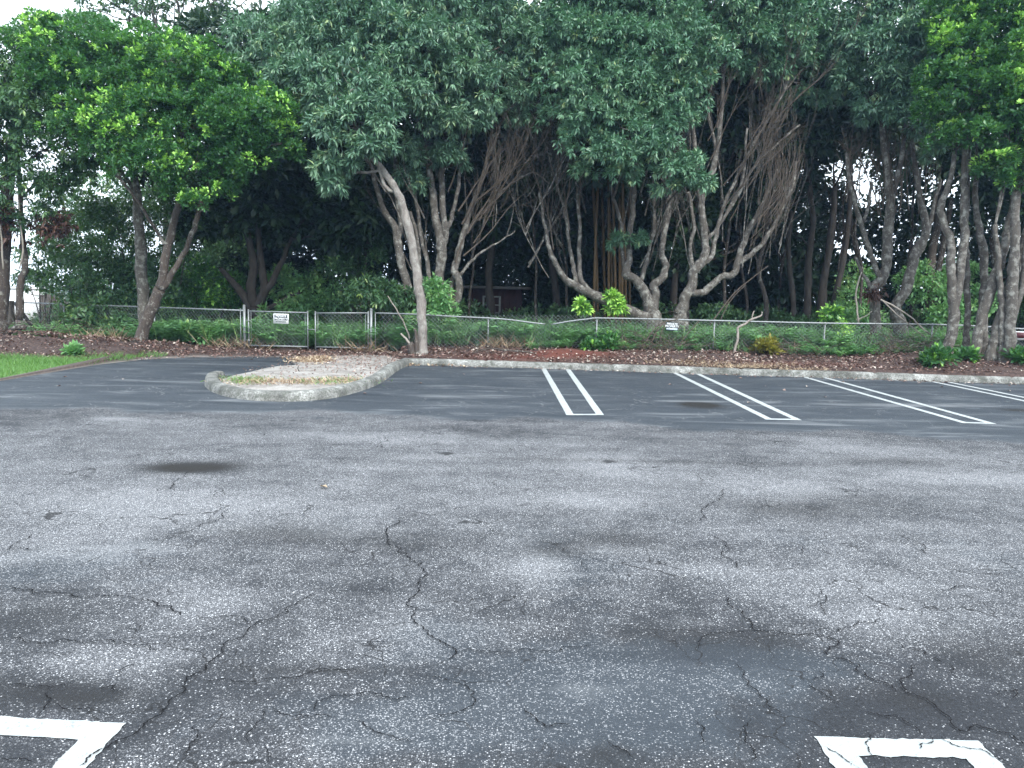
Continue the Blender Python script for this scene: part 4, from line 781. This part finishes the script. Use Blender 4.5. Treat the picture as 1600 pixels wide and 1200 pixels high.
# ---------------------------------------------------------------- litter, grass
def scatter_leaves(name, label, X, Y, Z, mat, L=.075, Wd=.021, cat='leaf litter', lift=.9, tint=None, flat=.45):
    N = len(X); a = rng.uniform(0, 2*np.pi, N); d = np.stack([np.cos(a), np.sin(a), rng.normal(size=N)*flat], 1)
    B = np.stack([X, Y, Z+.006+np.abs(rng.normal(size=N))*.02*lift], 1)
    V, F, T = leaves(B, d, L*(.6+.8*rng.random(N)), Wd*(.7+.6*rng.random(N)), rng.random(N)**1.2 if tint is None else tint, .45, .35)
    return tag(mesh_np(name, V, F, mat, attrs=dict(tint=T)), label, cat, kind='stuff')
N = 46000; X = rng.uniform(-17, 18, N); Y = rng.uniform(17.4, 22.6, N); f = np.where(X < -9.0, 18.0+(X+12)*.3+.25*np.sin(X*1.3), front(X)+.02); k = (Y > f) & (rng.random(N) < np.where(Y > 21.2, .35, 1))
cl = (np.sin(X*3.1+1.3*np.sin(Y*2))*np.sin(Y*4.2+X) > -.65); k &= cl
k &= ~((gauss(X, Y, 1.5, 20.2, 1.2, .45) > .45) & (rng.random(N) < .85))
X, Y = X[k], Y[k]; tn = rng.random(len(X))**1.25
tn = np.where(rng.random(len(X)) < .5*gauss(X, Y, 4.0, 19.6, 2.2, 1.0)+.1, np.clip(tn+.35, 0, 1), tn*.9)
scatter_leaves('leaf_litter', 'brown and pinkish dead leaves covering the strip along the fence', X, Y, H(X, Y), L_LITTER, tint=tn)
N = 5200; g0 = np.array([G(rng.uniform(350, 640), rng.uniform(557, 612)) for _ in range(N)]); X, Y = g0[:, 0], g0[:, 1]
from mathutils import geometry
bedpoly = [Vector((p[0], p[1])) for p in BP[::2]]
def inside(px_, py_, poly):
    c = False; j = len(poly)-1
    for i in range(len(poly)):
        if ((poly[i].y > py_) != (poly[j].y > py_)) and (px_ < (poly[j].x-poly[i].x)*(py_-poly[i].y)/(poly[j].y-poly[i].y)+poly[i].x): c = not c
        j = i
    return c
k = np.array([inside(a, b_, bedpoly) and (rng.random() < np.clip((b_-14.6)/4.5, .04, 1)*np.clip((a+6.4)/2.2, .25, 1)) for a, b_ in zip(X, Y)])
scatter_leaves('island_litter', 'grey and brown leaf litter on the sandy kerbed island', X[k], Y[k], np.full(k.sum(), .085), L_LITTER, Wd=.016, L=.055, tint=rng.uniform(.3, 1, k.sum()))
def dry_patch(name, label, specs, mat, L=.10, Wd=.006, cat='dry grass', z=.08):
    X = []; Y = []
    for (px, py, rx, ry, nn_) in specs:
        q = rng.normal(size=(nn_, 2))*.5
        for a, b_ in q:
            g = G(px+a*rx, py+b_*ry); X.append(g[0]); Y.append(g[1])
    X = np.array(X); Y = np.array(Y); N = len(X); a = rng.uniform(0, 2*np.pi, N); d = np.stack([np.cos(a), np.sin(a), rng.uniform(.1, 1.1, N)], 1)
    Z = np.where(X > -2.9, H(X, Y), z) if z is None else np.full(N, z)
    V, F, T = leaves(np.stack([X, Y, Z], 1), d, L*rng.uniform(.5, 1.3, N), Wd*rng.uniform(.7, 1.5, N), rng.random(N), .4, .1)
    return tag(mesh_np(name, V, F, mat, attrs=dict(tint=T)), label, cat, kind='stuff')
dry_patch('dry_grass', 'dry tan and yellow-green weeds in the front bed of the island', [(400,603,55,6,450),(470,604,90,5,700),(540,601,50,5,350)], L_DRY)
dry_patch('island_weeds', 'thin green weeds at the front of the kerbed island', [(385,601,40,6,500),(520,603,60,6,300)], L_GRASS, .09, .006)
dry_patch('needle_pile', 'heap of orange-tan dry leaves at the back of the island', [(485,568,34,5,700),(500,567,20,6,300)], L_DRY, .10, .012, 'dry leaves')
dry_patch('dry_leaf_drift', 'small drift of orange leaves against the kerb bend', [(638,569.5,12,3,120),(700,572,60,1.6,60)], L_DRY, .09, .02, 'dry leaves', z=.012)
def verge_pt(px, py): 
    g = G(px, py, .16); return g
X = []; Y = []
for (px, py, rx, ry, nn_) in [(1110,569,50,2,260),(1175,572,70,2.4,800),(1060,567,60,2,220),(1255,577,50,2,160)]:
    for a, b_ in rng.normal(size=(nn_, 2))*.5:
        g = G(px+a*rx, py+b_*ry, .15); X.append(g[0]); Y.append(g[1])
X = np.array(X); Y = np.array(Y); N = len(X); a = rng.uniform(0, 2*np.pi, N)
V, F, T = leaves(np.stack([X, Y, H(X, Y)], 1), np.stack([np.cos(a), np.sin(a), rng.uniform(.1, 1.2, N)], 1), .12*rng.uniform(.5, 1.3, N), .007, rng.random(N), .4, .1)
tag(mesh_np('dry_verge_grass', V, F, L_DRY, attrs=dict(tint=T)), 'straw-coloured dry grass along the back of the long kerb', 'dry grass', kind='stuff')
N = 420; u = rng.random(N); kp = np.array([G(628,570), G(845,576), G(1092,584.5), G(1290,590.5), G(1445,596), G(1600,600.5)]); X = np.interp(u, np.linspace(0, 1, 6), kp[:, 0]); Y = np.interp(u, np.linspace(0, 1, 6), kp[:, 1])-.02-rng.exponential(.10, N)
X2 = rng.uniform(-9, -3, 160); Y2 = front(X2)-rng.exponential(.15, 160); X = np.append(X, X2); Y = np.append(Y, Y2)
scatter_leaves('gutter_litter', 'small dead leaves and grit blown along the foot of the kerb and the lot edge', X, Y, X*0+.004, L_LITTER, L=.06, Wd=.016, lift=.2)
# grass
N = 60000; X = rng.uniform(-17, -8.6, N); Y = rng.uniform(10.2, 19.2, N)
edgeX = np.interp(Y, [10, 14, 16.6, 18.4, 19.2], [-9.62, -9.45, -9.32, -8.95, -8.3])+.06*np.sin(Y*5)
k = (X < edgeX) & (Y < 18.0+(X+12)*.3+.25*np.sin(X*1.3)+rng.normal(size=N)*.2); X, Y = X[k], Y[k]; N = len(X)
a = rng.uniform(0, 2*np.pi, N); hgt = .075*rng.uniform(.5, 1.5, N)*(1+.9*np.clip(np.sin(X*2.3)*np.sin(Y*3.1), 0, 1))
V, F, T = leaves(np.stack([X, Y, H(X, Y)-.004], 1), np.stack([np.cos(a)*.6, np.sin(a)*.6, np.ones(N)*.8], 1), hgt*1.3, .005, np.clip(rng.normal(size=N)*.18+.5, 0, 1), .3, .1)
tag(mesh_np('grass', V, F, L_GRASS, attrs=dict(tint=T)), 'short bright green grass at the left edge of the car park', 'grass', kind='stuff')
m, n, l, b = newmat('grass_soil'); oc = ocoord(n)
l.new(ramp(n, l, noise(n, l, 9, 6, .7, oc), [(.3, (.05,.09,.025)), (.6, (.10,.19,.045)), (.8, (.22,.21,.11))]), b.inputs['Base Color']); b.inputs['Roughness'].default_value = .95
xs_ = np.linspace(-1, 0, 30); ys_ = np.linspace(-10, 17.9, 90); Vg = []
for y in ys_:
    ex_ = np.interp(y, [-10, 10, 14, 16.6, 18.4], [-9.7, -9.62, -9.45, -9.32, -8.95])
    for q in xs_: x = ex_+q*25; Vg.append((x, y, float(H(x, y))+.006 if y > 10.1 else .02))
i = np.arange(89)[:, None]*30; j = np.arange(29)[None]
tag(mesh_np('lawn', np.array(Vg), np.stack([i+j, i+j+1, i+j+31, i+j+30], -1).reshape(-1, 4), m), kind='structure')
# grey sandy edge where asphalt meets soil
# ---------------------------------------------------------------- fence
FY = 21.3
def fpt(px, top): return W(px, top, FY)
def mesh_wire(mb, x0, x1, y0, y1, zb, zt, pitch=.115, r=.0030):
    """diamond wire between (x0,y0) and (x1,y1); zb, zt functions of t"""
    L = math.hypot(x1-x0, y1-y0); Hh = 1.15; n_ = int((L+Hh)/pitch)+1
    for sgn in (1, -1):
        for q in range(-int(Hh/pitch)-1, n_+int(Hh/pitch)+1):
            s0 = q*pitch; a = []; k = 5
            for t in np.linspace(0, 1, k):
                s = s0+sgn*t*Hh*.92
                a.append((s, t))
            a = np.array(a); ok = (a[:, 0] >= 0) & (a[:, 0] <= L)
            if ok.sum() < 2: continue
            a = a[ok]; u = a[:, 0]/L; P = np.stack([x0+(x1-x0)*u, y0+(y1-y0)*u+sgn*.003, zb(u)+(zt(u)-zb(u))*a[:, 1]], 1)
            mb.tube(P, r, 3, cap=False)
def zfun(z0, z1): return lambda u: z0+(z1-z0)*np.asarray(u)
def ground_z(x0, x1, y0, y1, off=.01): return lambda u: H(x0+(x1-x0)*np.asarray(u), y0+(y1-y0)*np.asarray(u))+off
# right run
fr = empty('chain_link_fence', tuple(np.append(fpt(590, 490)[:2], .2))); tag(fr, 'long grey chain link fence run right of the gates with a sagging top rail', 'fence')
posts = [(763,497),(933,497),(1117,501),(1290,505),(1458,507),(1625,512),(1790,517),(1950,522)]
for px, top in posts:
    p = fpt(px, top); mb = MB(); z = float(H(p[0], p[1])); mb.tube([[p[0], FY+.03, z-.1], [p[0], FY+.03, p[2]+.01]], .024, 10); mb.tube([[p[0], FY+.03, p[2]-.01], [p[0], FY+.03, p[2]+.03]], [.03, .018], 10); mb.build('post', M_STEEL, fr, smooth=False)
railpx = [(586,489),(650,491),(700,494),(763,497),(800,500),(830,504),(852,506.5)]
P = np.array([fpt(*q) for q in railpx]); mb = MB(); mb.tube(catmull(P, 3), .021, 8); mb.build('top_rail', M_STEEL, fr, smooth=True)
railpx2 = [(861,507),(890,502),(922,498),(933,497),(1020,498.5),(1117,501),(1200,503),(1290,505),(1380,506),(1458,507),(1530,509.5),(1600,514),(1660,516),(1800,518),(1960,523)]
P2 = np.array([fpt(*q) for q in railpx2]); mb = MB(); mb.tube(catmull(P2, 3), .021, 8); mb.build('top_rail', M_STEEL, fr, smooth=True)
allr = np.vstack([fpt(586,489), fpt(763,495), fpt(800,494), fpt(860,494), fpt(920,494), P2[3:]])
mb = MB(); x0, x1 = allr[0][0], allr[-1][0]
mesh_wire(mb, x0, x1, FY, FY, ground_z(x0, x1, FY, FY), lambda u: np.interp(x0+(x1-x0)*np.asarray(u), allr[:, 0], allr[:, 2])+.035)
mb.build('wire_mesh', M_WIRE, fr)
# left run, angling back
fl = empty('chain_link_fence', tuple(np.append(fpt(378, 490)[:2], .15))); tag(fl, 'older chain link fence run left of the gates, partly overgrown', 'fence')
A = fpt(380, 485); Bq = W(45, 473, 24.3); Cq = W(-60, 470, 25.2); P = np.array([A, W(210, 479, 22.8), W(120, 476, 23.6), Bq, Cq]); mb = MB(); mb.tube(catmull(P, 3), .020, 8); mb.build('top_rail', M_WIRE, fl, smooth=True)
mb = MB(); mesh_wire(mb, A[0], Bq[0], A[1], Bq[1], ground_z(A[0], Bq[0], A[1], Bq[1]), zfun(A[2]+.03, Bq[2]+.03)); mb.build('wire_mesh', M_WIRE, fl)
for px, yy, Yp in [(240,480,22.4),(99,478,23.7)]:
    p = W(px, yy, Yp); mb = MB(); mb.tube([[p[0], p[1]+.03, .1], [p[0], p[1]+.03, p[2]]], .024, 8); mb.build('post', M_WIRE, fl)
# gate posts
def gpost(label, px, top, bot, r=.038):
    a = fpt(px, top); z = float(H(a[0], FY))-.1; mb = MB(); mb.tube([[a[0], FY, z], [a[0], FY, a[2]]], r, 14); mb.tube([[a[0], FY, a[2]-.005], [a[0], FY, a[2]+.02], [a[0], FY, a[2]+.04]], [r*1.12, r*1.05, r*.35], 14)
    o = mb.build('gate_post', M_STEEL); tag(o, label, 'post'); return a[0]
gpost('thick galvanised gate post left of the gate that carries the sign', 381.5, 478, 548); gpost('thick galvanised gate post right of the gate pair, next to the leaning pale tree', 580, 484, 552)
mb = MB(); p = fpt(375.5, 482); mb.tube([[p[0], FY, .1], [p[0], FY, p[2]]], .014, 8); mb.build('tension_bar', M_STEEL, fl)
mb = MB(); p = fpt(586.5, 488); mb.tube([[p[0], FY, .1], [p[0], FY, p[2]]], .014, 8); mb.build('tension_bar', M_STEEL, fr)
def gate(label, xl, yl, xr, yr, latch=False):
    a = fpt(xl, yl); c = fpt(xr, yr); g = empty('chain_link_gate', (a[0], FY-.02, .12)); tag(g, label, 'gate')
    zb = .12; mb = MB(); y = FY-.02
    for x, zt in ((a[0], a[2]+.05), (c[0], c[2]+.05)): mb.tube([[x, y, zb], [x, y, zt]], .021, 10)
    mb.tube([[a[0], y, a[2]], [c[0], y, c[2]]], .019, 10); mb.tube([[a[0], y, zb+.06], [c[0], y, zb+.06]], .019, 10)
    mb.build('frame', M_STEEL, g, smooth=True)
    for x in (a[0]+.07, c[0]-.07): mb = MB(); mb.tube([[x, y, zb+.06], [x, y, a[2]]], .007, 6); mb.build('tension_bar', M_STEEL, g)
    mb = MB(); mesh_wire(mb, a[0]+.03, c[0]-.03, y, y, zfun(zb+.03, zb+.03), zfun(a[2], c[2])); mb.build('wire_mesh', M_WIRE, g)
    xh = a[0] if not latch else c[0]; s = -1 if not latch else 1
    for zz_ in (zb+.2, zb+.75): mb = MB(); mb.tube([[xh-s*0.0, y, zz_], [xh+s*.09, y+.01, zz_+.01]], .012, 6); mb.tube([[xh, y, zz_-.03], [xh, y, zz_+.03]], .028, 8); mb.build('hinge', M_STEEL, g)
    if latch:
        mb = MB(); x = a[0]; mb.tube([[x-.02, y-.01, .66], [x-.20, y-.01, .66]], .014, 6); mb.tube([[x-.20, y-.01, .64], [x-.20, y-.01, .72]], .010, 6); mb.build('latch', M_STEEL, g)
    return a, c
ga, gc = gate('left chain link gate leaf, the one carrying the sign', 388.5, 486, 481, 488.5)
gate('right chain link gate leaf with the latch', 493, 489, 575.5, 489, True)
# signs
def text_mesh(body, size, mat, parent, loc, sx_=1.0):
    cu = bpy.data.curves.new('lettering', 'FONT'); cu.body = body; cu.size = size; cu.align_x = 'CENTER'; cu.align_y = 'CENTER'; cu.extrude = .0015; cu.offset = size*.022
    ob = bpy.data.objects.new('tmp', cu); S.collection.objects.link(ob); bpy.context.view_layer.update()
    me = bpy.data.meshes.new_from_object(ob.evaluated_get(bpy.context.evaluated_depsgraph_get())); bpy.data.objects.remove(ob)
    me.materials.clear(); me.materials.append(mat); o = bpy.data.objects.new('lettering', me); link(o, parent); o.location = loc; o.rotation_euler = (R(90), 0, 0); o.scale = (sx_, 1, 1); return o
def sign(label, cx, cy, w, h, Y0, kind, tilt=0.0):
    c = W(cx, cy, Y0); s = empty('sign', tuple(c)); tag(s, label, 'sign'); s.rotation_euler = (0, tilt, 0)
    def plate(name, mat, x0, z0, x1, z1, y):
        mb = MB(); mb.box((x0, y, z0), (x1, y+.004, z1)); V = np.concatenate(mb.V)+np.array(s.location); return mesh_np(name, V, [np.concatenate(f) for f in mb.F.values()], mat, s)
    hw, hh_ = w/2, h/2
    if kind == 'a':
        plate('board', M_WHITE, -hw, -hh_, hw, hh_, 0); plate('dark_panel', M_BLACK, -hw*.86, -hh_*.30, hw*.86, hh_*.80, -.006)
        text_mesh('PRIVATE', h*.27, M_WHITE, s, (0, -.0085, hh_*.54), 1.05); text_mesh('PROPERTY', h*.27, M_WHITE, s, (0, -.0085, -hh_*.02), .98); text_mesh('NO TRESPASSING', h*.13, M_BLACK, s, (0, -.0085, -hh_*.60))
    elif kind == 'b':
        plate('board', M_BLACK, -hw, -hh_, hw, hh_, 0)
        text_mesh('PRIVATE', h*.34, M_WHITE, s, (0, -.0025, hh_*.62), 1.0); text_mesh('PROPERTY', h*.34, M_WHITE, s, (0, -.0025, hh_*.05), 1.0)
        plate('pale_strip', simple('faded_blue_white', (.42,.52,.62), .5, 0, 20, .15), -hw*.9, -hh_*.8, hw*.9, -hh_*.32, -.006); text_mesh('NO TRESPASSING', h*.16, M_WHITE, s, (0, -.009, -hh_*.55))
    else:
        plate('board', M_WHITE, -hw, -hh_, hw, hh_, 0); plate('maroon_panel', M_MAROON, -hw*.93, -hh_*.55, hw*.93, hh_*.80, -.006)
    return s
sign('white bordered private property sign hanging on the left gate', 439, 498, .42, .275, 21.2, 'a', R(1))
sign('small dark private property sign on the fence below the thick pair of trees', 1050, 510.5, .345, .235, 21.22, 'b', R(2))
sign('white framed maroon sign on the fence at the right edge', 1606, 525, .80, .235, 21.2, 'c', R(1))
# ---------------------------------------------------------------- shed deep in the wood
sh = empty('shed', tuple(np.append(W(790, 500, 28.5)[:2], .2))); tag(sh, 'dark red shed with a small pale window frame, deep in the shade behind the fence', 'shed')
a = W(735, 500, 28.5); c = W(815, 500, 28.5); zt = W(790, 452, 28.5)[2]; mb = MB(); mb.box((a[0], 28.5, .1), (c[0], 31.5, zt))
for q in np.arange(a[0]+.1, c[0], .22): mb.box((q, 28.47, .1), (q+.03, 28.499, zt))
mb.build('wall', M_REDWALL, sh)
mb = MB(); mb.box((a[0]-.3, 28.05, zt+.005), (c[0]+.3, 31.9, zt+.10)); mb.build('roof', M_ROOF, sh)
w0 = W(754, 462, 28.4); w1 = W(782, 491, 28.4); wf = MB()
for lo, hi in [((w0[0], 28.38, w1[2]), (w0[0]+.07, 28.46, w0[2])), ((w1[0]-.07, 28.38, w1[2]), (w1[0], 28.46, w0[2])), ((w0[0]+.07, 28.38, w0[2]-.06), (w1[0]-.07, 28.46, w0[2])), ((w0[0]+.07, 28.38, w1[2]), (w1[0]-.07, 28.46, w1[2]+.07)), ((w0[0]+.07, 28.39, (w0[2]+w1[2])/2-.02), (w1[0]-.07, 28.45, (w0[2]+w1[2])/2+.02))]: wf.box(lo, hi)
wfo = wf.build('window', M_FRAME, sh); mb = MB(); mb.box((w0[0]+.06, 28.42, w1[2]+.05), (w1[0]-.06, 28.43, w0[2]-.05)); mb.build('pane', M_GLASS, wfo)
# far white wall and board fence at the left
mb = MB(); a = W(12, 470, 34); c = W(66, 470, 34); zt = W(40, 452, 34)[2]; mb.box((a[0]-1.2, 34, 0), (c[0], 34.25, zt)); zz_ = zt
mb.box((a[0]-1.3, 33.95, zz_+.003), (c[0]+.06, 34.3, zz_+.10)); tag(mb.build('garden_wall', M_FARWALL), 'low white wall seen between the trunks at the far left', 'wall')
bf = empty('board_fence', tuple(np.append(W(80, 470, 27)[:2], .2))); tag(bf, 'short weathered board fence panel behind the chain link at the left', 'fence')
a = W(61, 470, 27); c = W(97, 470, 27); k = 11; mb = MB()
for q in range(k):
    x = a[0]+(c[0]-a[0])*q/k; mb.box((x, 27, .2), (x+(c[0]-a[0])/k-.012, 27.02, W(80, 460, 27)[2]+rng.normal()*.02))
mb.build('boards', M_WOOD, bf); 
for zq in (.55, 1.25): mb = MB(); mb.box((a[0], 27.022, zq), (c[0], 27.07, zq+.07)); mb.build('rail', M_WOOD, bf)
wp = empty('timber_post', tuple(np.append(W(14, 500, 22.8)[:2], .3))); tag(wp, 'old dark timber post with a slanting brace at the far left', 'post')
a = W(14, 470, 22.8); mb = MB(); mb.box((a[0]-.09, 22.72, .1), (a[0]+.09, 22.9, a[2])); mb.build('upright', M_WOOD, wp)
c = W(24, 474, 22.7); d_ = W(50, 510, 22.5); mb = MB(); mb.tube([c, d_], .07, 4); mb.build('brace', M_DARKW, wp)
# ---------------------------------------------------------------- loose branches
def stick(label, paths, Y0, mat=B_DEADW, name='fallen_branch', cat='branch'):
    p = W(paths[0][0][0], paths[0][0][1], Y0); t = MB()
    for pa in paths:
        P = np.array([W(s[0], s[1], Y0+(s[3] if len(s) > 3 else 0)) for s in pa]); Q = catmull(P, 4); rr = np.interp(np.linspace(0, len(P)-1, len(Q)), np.arange(len(P)), [s[2]*Y0/FPX for s in pa])
        t.tube(wob(Q, .006), rr, 7, rough=.04)
    return tag(t.build(name, mat, smooth=True), label, cat)
stick('pale forked dead branch propped upright against the fence', [[(1144,560,2.2),(1148,545,2.1),(1153,528,2),(1153,513,2),(1165,505,1.9),(1176,498,1.8),(1185,495,1.4),(1191,491,1.1),(1190,487,.8)], [(1176,498,1.2),(1176,492,1),(1178,486,.8)]], 20.9)
stick('long dead stem sagging across the fence at the right', [[(1376,468,1.4),(1392,476,1.4),(1410,486,1.3),(1424,496,1.2),(1436,508,1.1),(1452,522,.9)], [(1380,470,1),(1400,490,.9),(1420,506,.8),(1446,528,.7)]], 21.0)
stick('curved thin fallen branch lying on the red mulch', [[(738,552,1.2),(750,547,1.2),(770,545,1.4),(800,548,1.5),(825,550,1.4),(842,555,1)]], 19.9, B_BROWN)
stick('thin bare stem leaning on the fence left of the pale tree', [[(640,530,1.2),(636,515,1.1),(626,495,1),(616,478,.9),(606,462,.7)]], 20.6)
stick('cut pale stub beside the foot of the leaning pale tree', [[(641,542,2.4),(638,534,2),(632,527,1.7),(626,521,1.4)]], 19.8)
stick('rotting split stump beside the foot of the leaning pale tree', [[(645,556,6),(643,545,5.5),(641,536,4)], [(652,556,4),(651,540,3.5),(650,520,2.2),(647,514,1.6)]], 19.75, B_BROWN, 'stump', 'stump')
stick('fallen log at the foot of the brush heap, far left', [[(-10,528,6),(10,520,5.5),(25,513,4.5),(40,510,3)]], 20.6, B_BROWN, 'log', 'log')
stick('dark twiggy branch lying on the island', [[(462,583,1),(470,586,1.2),(482,585,1.2),(497,586,.8)], [(470,586,.8),(466,578,.8),(466,571,.5)]], G(470, 588)[1], B_DARK)
stick('crossed thin dead stems leaning in the dark behind the fence', [[(1108,508,1),(1130,480,1.1),(1150,455,1),(1175,435,.8),(1200,415,.6)], [(1122,508,.8),(1135,480,.9),(1148,462,.8),(1165,445,.6)]], 22.0, B_TWIG)
stick('thin curved bare sapling standing by the gnarled pale trunks', [[(1341,505,1.6),(1339,480,1.5),(1337,460,1.3),(1341,440,1.1),(1346,425,.8)], [(1338,500,.9),(1352,494,.8),(1362,486,.6)]], 22.0)
stick('dry vine stems bundled on the fence over the thick trunk foot', [[(1010,548,1.2),(1020,530,1.1),(1030,512,1),(1042,500,.8)], [(1000,550,1),(1018,520,1),(1034,505,.9),(1060,498,.7)], [(1035,550,1),(1032,525,1),(1040,505,.8)], [(1060,540,.8),(1075,522,.8),(1092,502,.7)], [(1015,520,.8),(1040,530,.8),(1055,548,.7)]], 21.0, B_TWIG, 'dry_vines', 'vines')
# brush heaps
def brush(label, px, py, Y0, wdt, hgt, nn_, mat=B_BROWN):
    c = W(px, py, Y0); mb = MB(); z = float(H(c[0], c[1]))
    for q in range(nn_):
        p = np.array([c[0]+np.clip(rng.normal(), -1.6, 1.6)*wdt, c[1]+rng.normal()*.35, z+abs(rng.normal())*hgt*.4]); grow(mb, p, np.array([rng.normal(), rng.normal()*.5, rng.uniform(-.1, .7)]), .009, rng.uniform(.4, .9), 1, .5, 0, 4, 2)
    return tag(mb.build('brush_pile', mat, smooth=True), label, 'brush pile')
brush('heap of dark brown brush against the fence left of the bright low shrub', 1415, 545, 20.4, .6, .5, 60, B_DARK if False else B_BROWN)
brush('brush and root heap at the far left under the dark brown tree', 40, 520, 20.6, 1.0, .5, 60)
brush('low tangle of pinkish twigs by the fence, right of the forked dead branch', 1235, 550, 20.9, .5, .3, 40, B_TWIG)
brush('tangled dry stems at the foot of the thick pair of trees', 1025, 545, 20.9, .5, .5, 60, B_TWIG)
# hanging dead foliage and lianas
t = empty('dead_frond_clump', tuple(W(1362, 462, 22.2))); tag(t, 'clump of reddish dead fronds lodged on the gnarled pale trunk', 'dead fronds')
V, F, T = tufts(W(1364, 462, 22.15)+rng.normal(size=(26, 3))*np.array([.16, .06, .10]), norm(rng.normal(size=(26, 3))), 9, .20, .02, 'droop', rng.random(26)); mesh_np('foliage', V, F, L_RUST, t, attrs=dict(tint=T))
for lb, px, py in [('rust-brown dead foliage hanging at the far left edge', 14, 345), ('smaller rust-brown dead foliage clump right of the dark brown tree', 84, 352)]:
    t = empty('dead_foliage', tuple(W(px, py, 21.4))); tag(t, lb, 'dead foliage')
    V, F, T = tufts(W(px, py, 21.4)+rng.normal(size=(55, 3))*np.array([.25, .15, .4 if px < 40 else .18]), norm(rng.normal(size=(55, 3))), 9, .17, .03, 'droop', rng.random(55)); mesh_np('foliage', V, F, L_RUST, t, attrs=dict(tint=T))
for lb, pa in [('pale liana hanging beside the thin brown trunk at the left edge', [(28,300,1),(31,340,1.1),(36,385,1.3),(34,405,1.4),(30,420,1)]), ('pale liana hanging in front of the thick dark trunk at the left edge', [(1,350,1),(3,380,1.2),(5,420,1.2)]), ]:
    stick(lb, [pa], 21.2, B_DEADW, 'liana', 'vine')
# thin-crowned tree against the sky, top left
sp_t = empty('tree', tuple(np.append(W(255, 500, 30)[:2], .2))); tag(sp_t, 'sparse tree with bare spreading branches against the sky, top left', 'tree')
mb = MB(); tips = []
LM = [limb_px([(262,400,8),(262,200,7),(258,100,6),(262,72,5),(268,58,4.5)], 30), limb_px([(262,66,3.5),(248,50,3),(225,33,2.4),(200,18,2),(180,8,1.5),(160,-5,1.2)], 30), limb_px([(250,52,2.6),(240,25,2.4),(238,0,2),(240,-30,1.6)], 30), limb_px([(268,58,3.4),(282,45,2.6),(300,30,2.2),(318,15,1.8),(340,0,1.4)], 30), limb_px([(270,56,3),(280,35,2.6),(278,10,2),(268,-20,1.5)], 30), limb_px([(282,46,1.8),(300,42,1.5),(320,50,1.2),(330,75,.8)], 30), limb_px([(225,33,1.4),(190,30,1.1),(160,18,.9),(135,12,.7)], 30), limb_px([(300,30,1.6),(330,30,1.3),(360,20,1),(385,0,.8)], 30)]
for P, r in LM: mb.tube(P, r, 7, cap=False)
for P, r in LM[1:]:
    for i in range(3, len(P), 2): grow(mb, P[i], norm(P[i]-P[i-2])*.6+rng.normal(size=3)*.5+np.array([0, 0, .25]), max(.012, r[i]*.45), rng.uniform(.7, 1.4), 2, .5, .1, 4, 3, .16, .005, tips)
mb.build('trunk', B_GREY, sp_t, smooth=True)
hb = np.array([a for a, _ in tips]); ob_ = np.array([b_ for _, b_ in tips]); kk = rng.random(len(hb)) < .75
V, F, T = tufts(hb[kk], ob_[kk], 4, .20, .045, 'droop', rng.uniform(.1, .7, kk.sum())); mesh_np('crown', V, F, L_MID, sp_t, attrs=dict(tint=T))
# overhead cable
P = np.array([W(x, y, Y0) for x, y, Y0 in [(-260,-170,22),(-120,-72,26),(0,22,31),(60,66,36),(140,124,44),(260,210,60)]]); mb = MB(); mb.tube(catmull(P, 6), .014, 6); tag(mb.build('overhead_cable', M_CABLE, smooth=True), 'thin dark overhead cable crossing the sky at the top left corner', 'cable')
# leaves lying on the asphalt
def asph_leaf(label, px, py, L=.09, grp=None, mat=L_DRY):
    g = G(px, py); a = rng.uniform(0, 6.28); V, F, T = leaves(np.array([[g[0], g[1], .012]]), np.array([[math.cos(a), math.sin(a), .12]]), L, L*.3, np.array([rng.uniform(.6, 1)]), .45, .6, upv=np.array([[0, 0, 1.0]]))
    tag(mesh_np('fallen_leaf', V, F, mat, attrs=dict(tint=T)), label, 'leaf', grp)
asph_leaf('single curled tan leaf lying alone on the worn asphalt', 500, 762, .10)
for px, py in [(1260,605),(1288,621),(1228,611),(1172,630),(192,594),(98,590),(1410,597),(1440,588),(660,600),(566,616),(1160,592),(1195,604),(1580,612),(1320,598),(1475,606),(725,586),(95,604),(1050,602)]:
    asph_leaf('small pale leaf scrap on the dark asphalt of the bays, one of many alike', px, py, .085, 'leaf scraps on the dark asphalt', L_LITTER)

# ---------------------------------------------------------------- thin blue scattering volume, added to imitate veiling lens glare
mb = MB(); mb.box((-330, -330, -1.2), (330, 330, 19)); m, n, l, b = newmat('glare_veil'); n.remove(b)
v = n.new('ShaderNodeVolumePrincipled'); v.inputs['Color'].default_value = (.40, .62, 1, 1); v.inputs['Density'].default_value = GLARE_DENS; v.inputs['Anisotropy'].default_value = .3
l.new(v.outputs[0], n['Material Output'].inputs['Volume'])
if GLARE_DENS > 0: tag(mb.build('glare_veil', m), 'faint pale blue volume added to imitate veiling lens glare', 'glare_veil', kind='stuff')
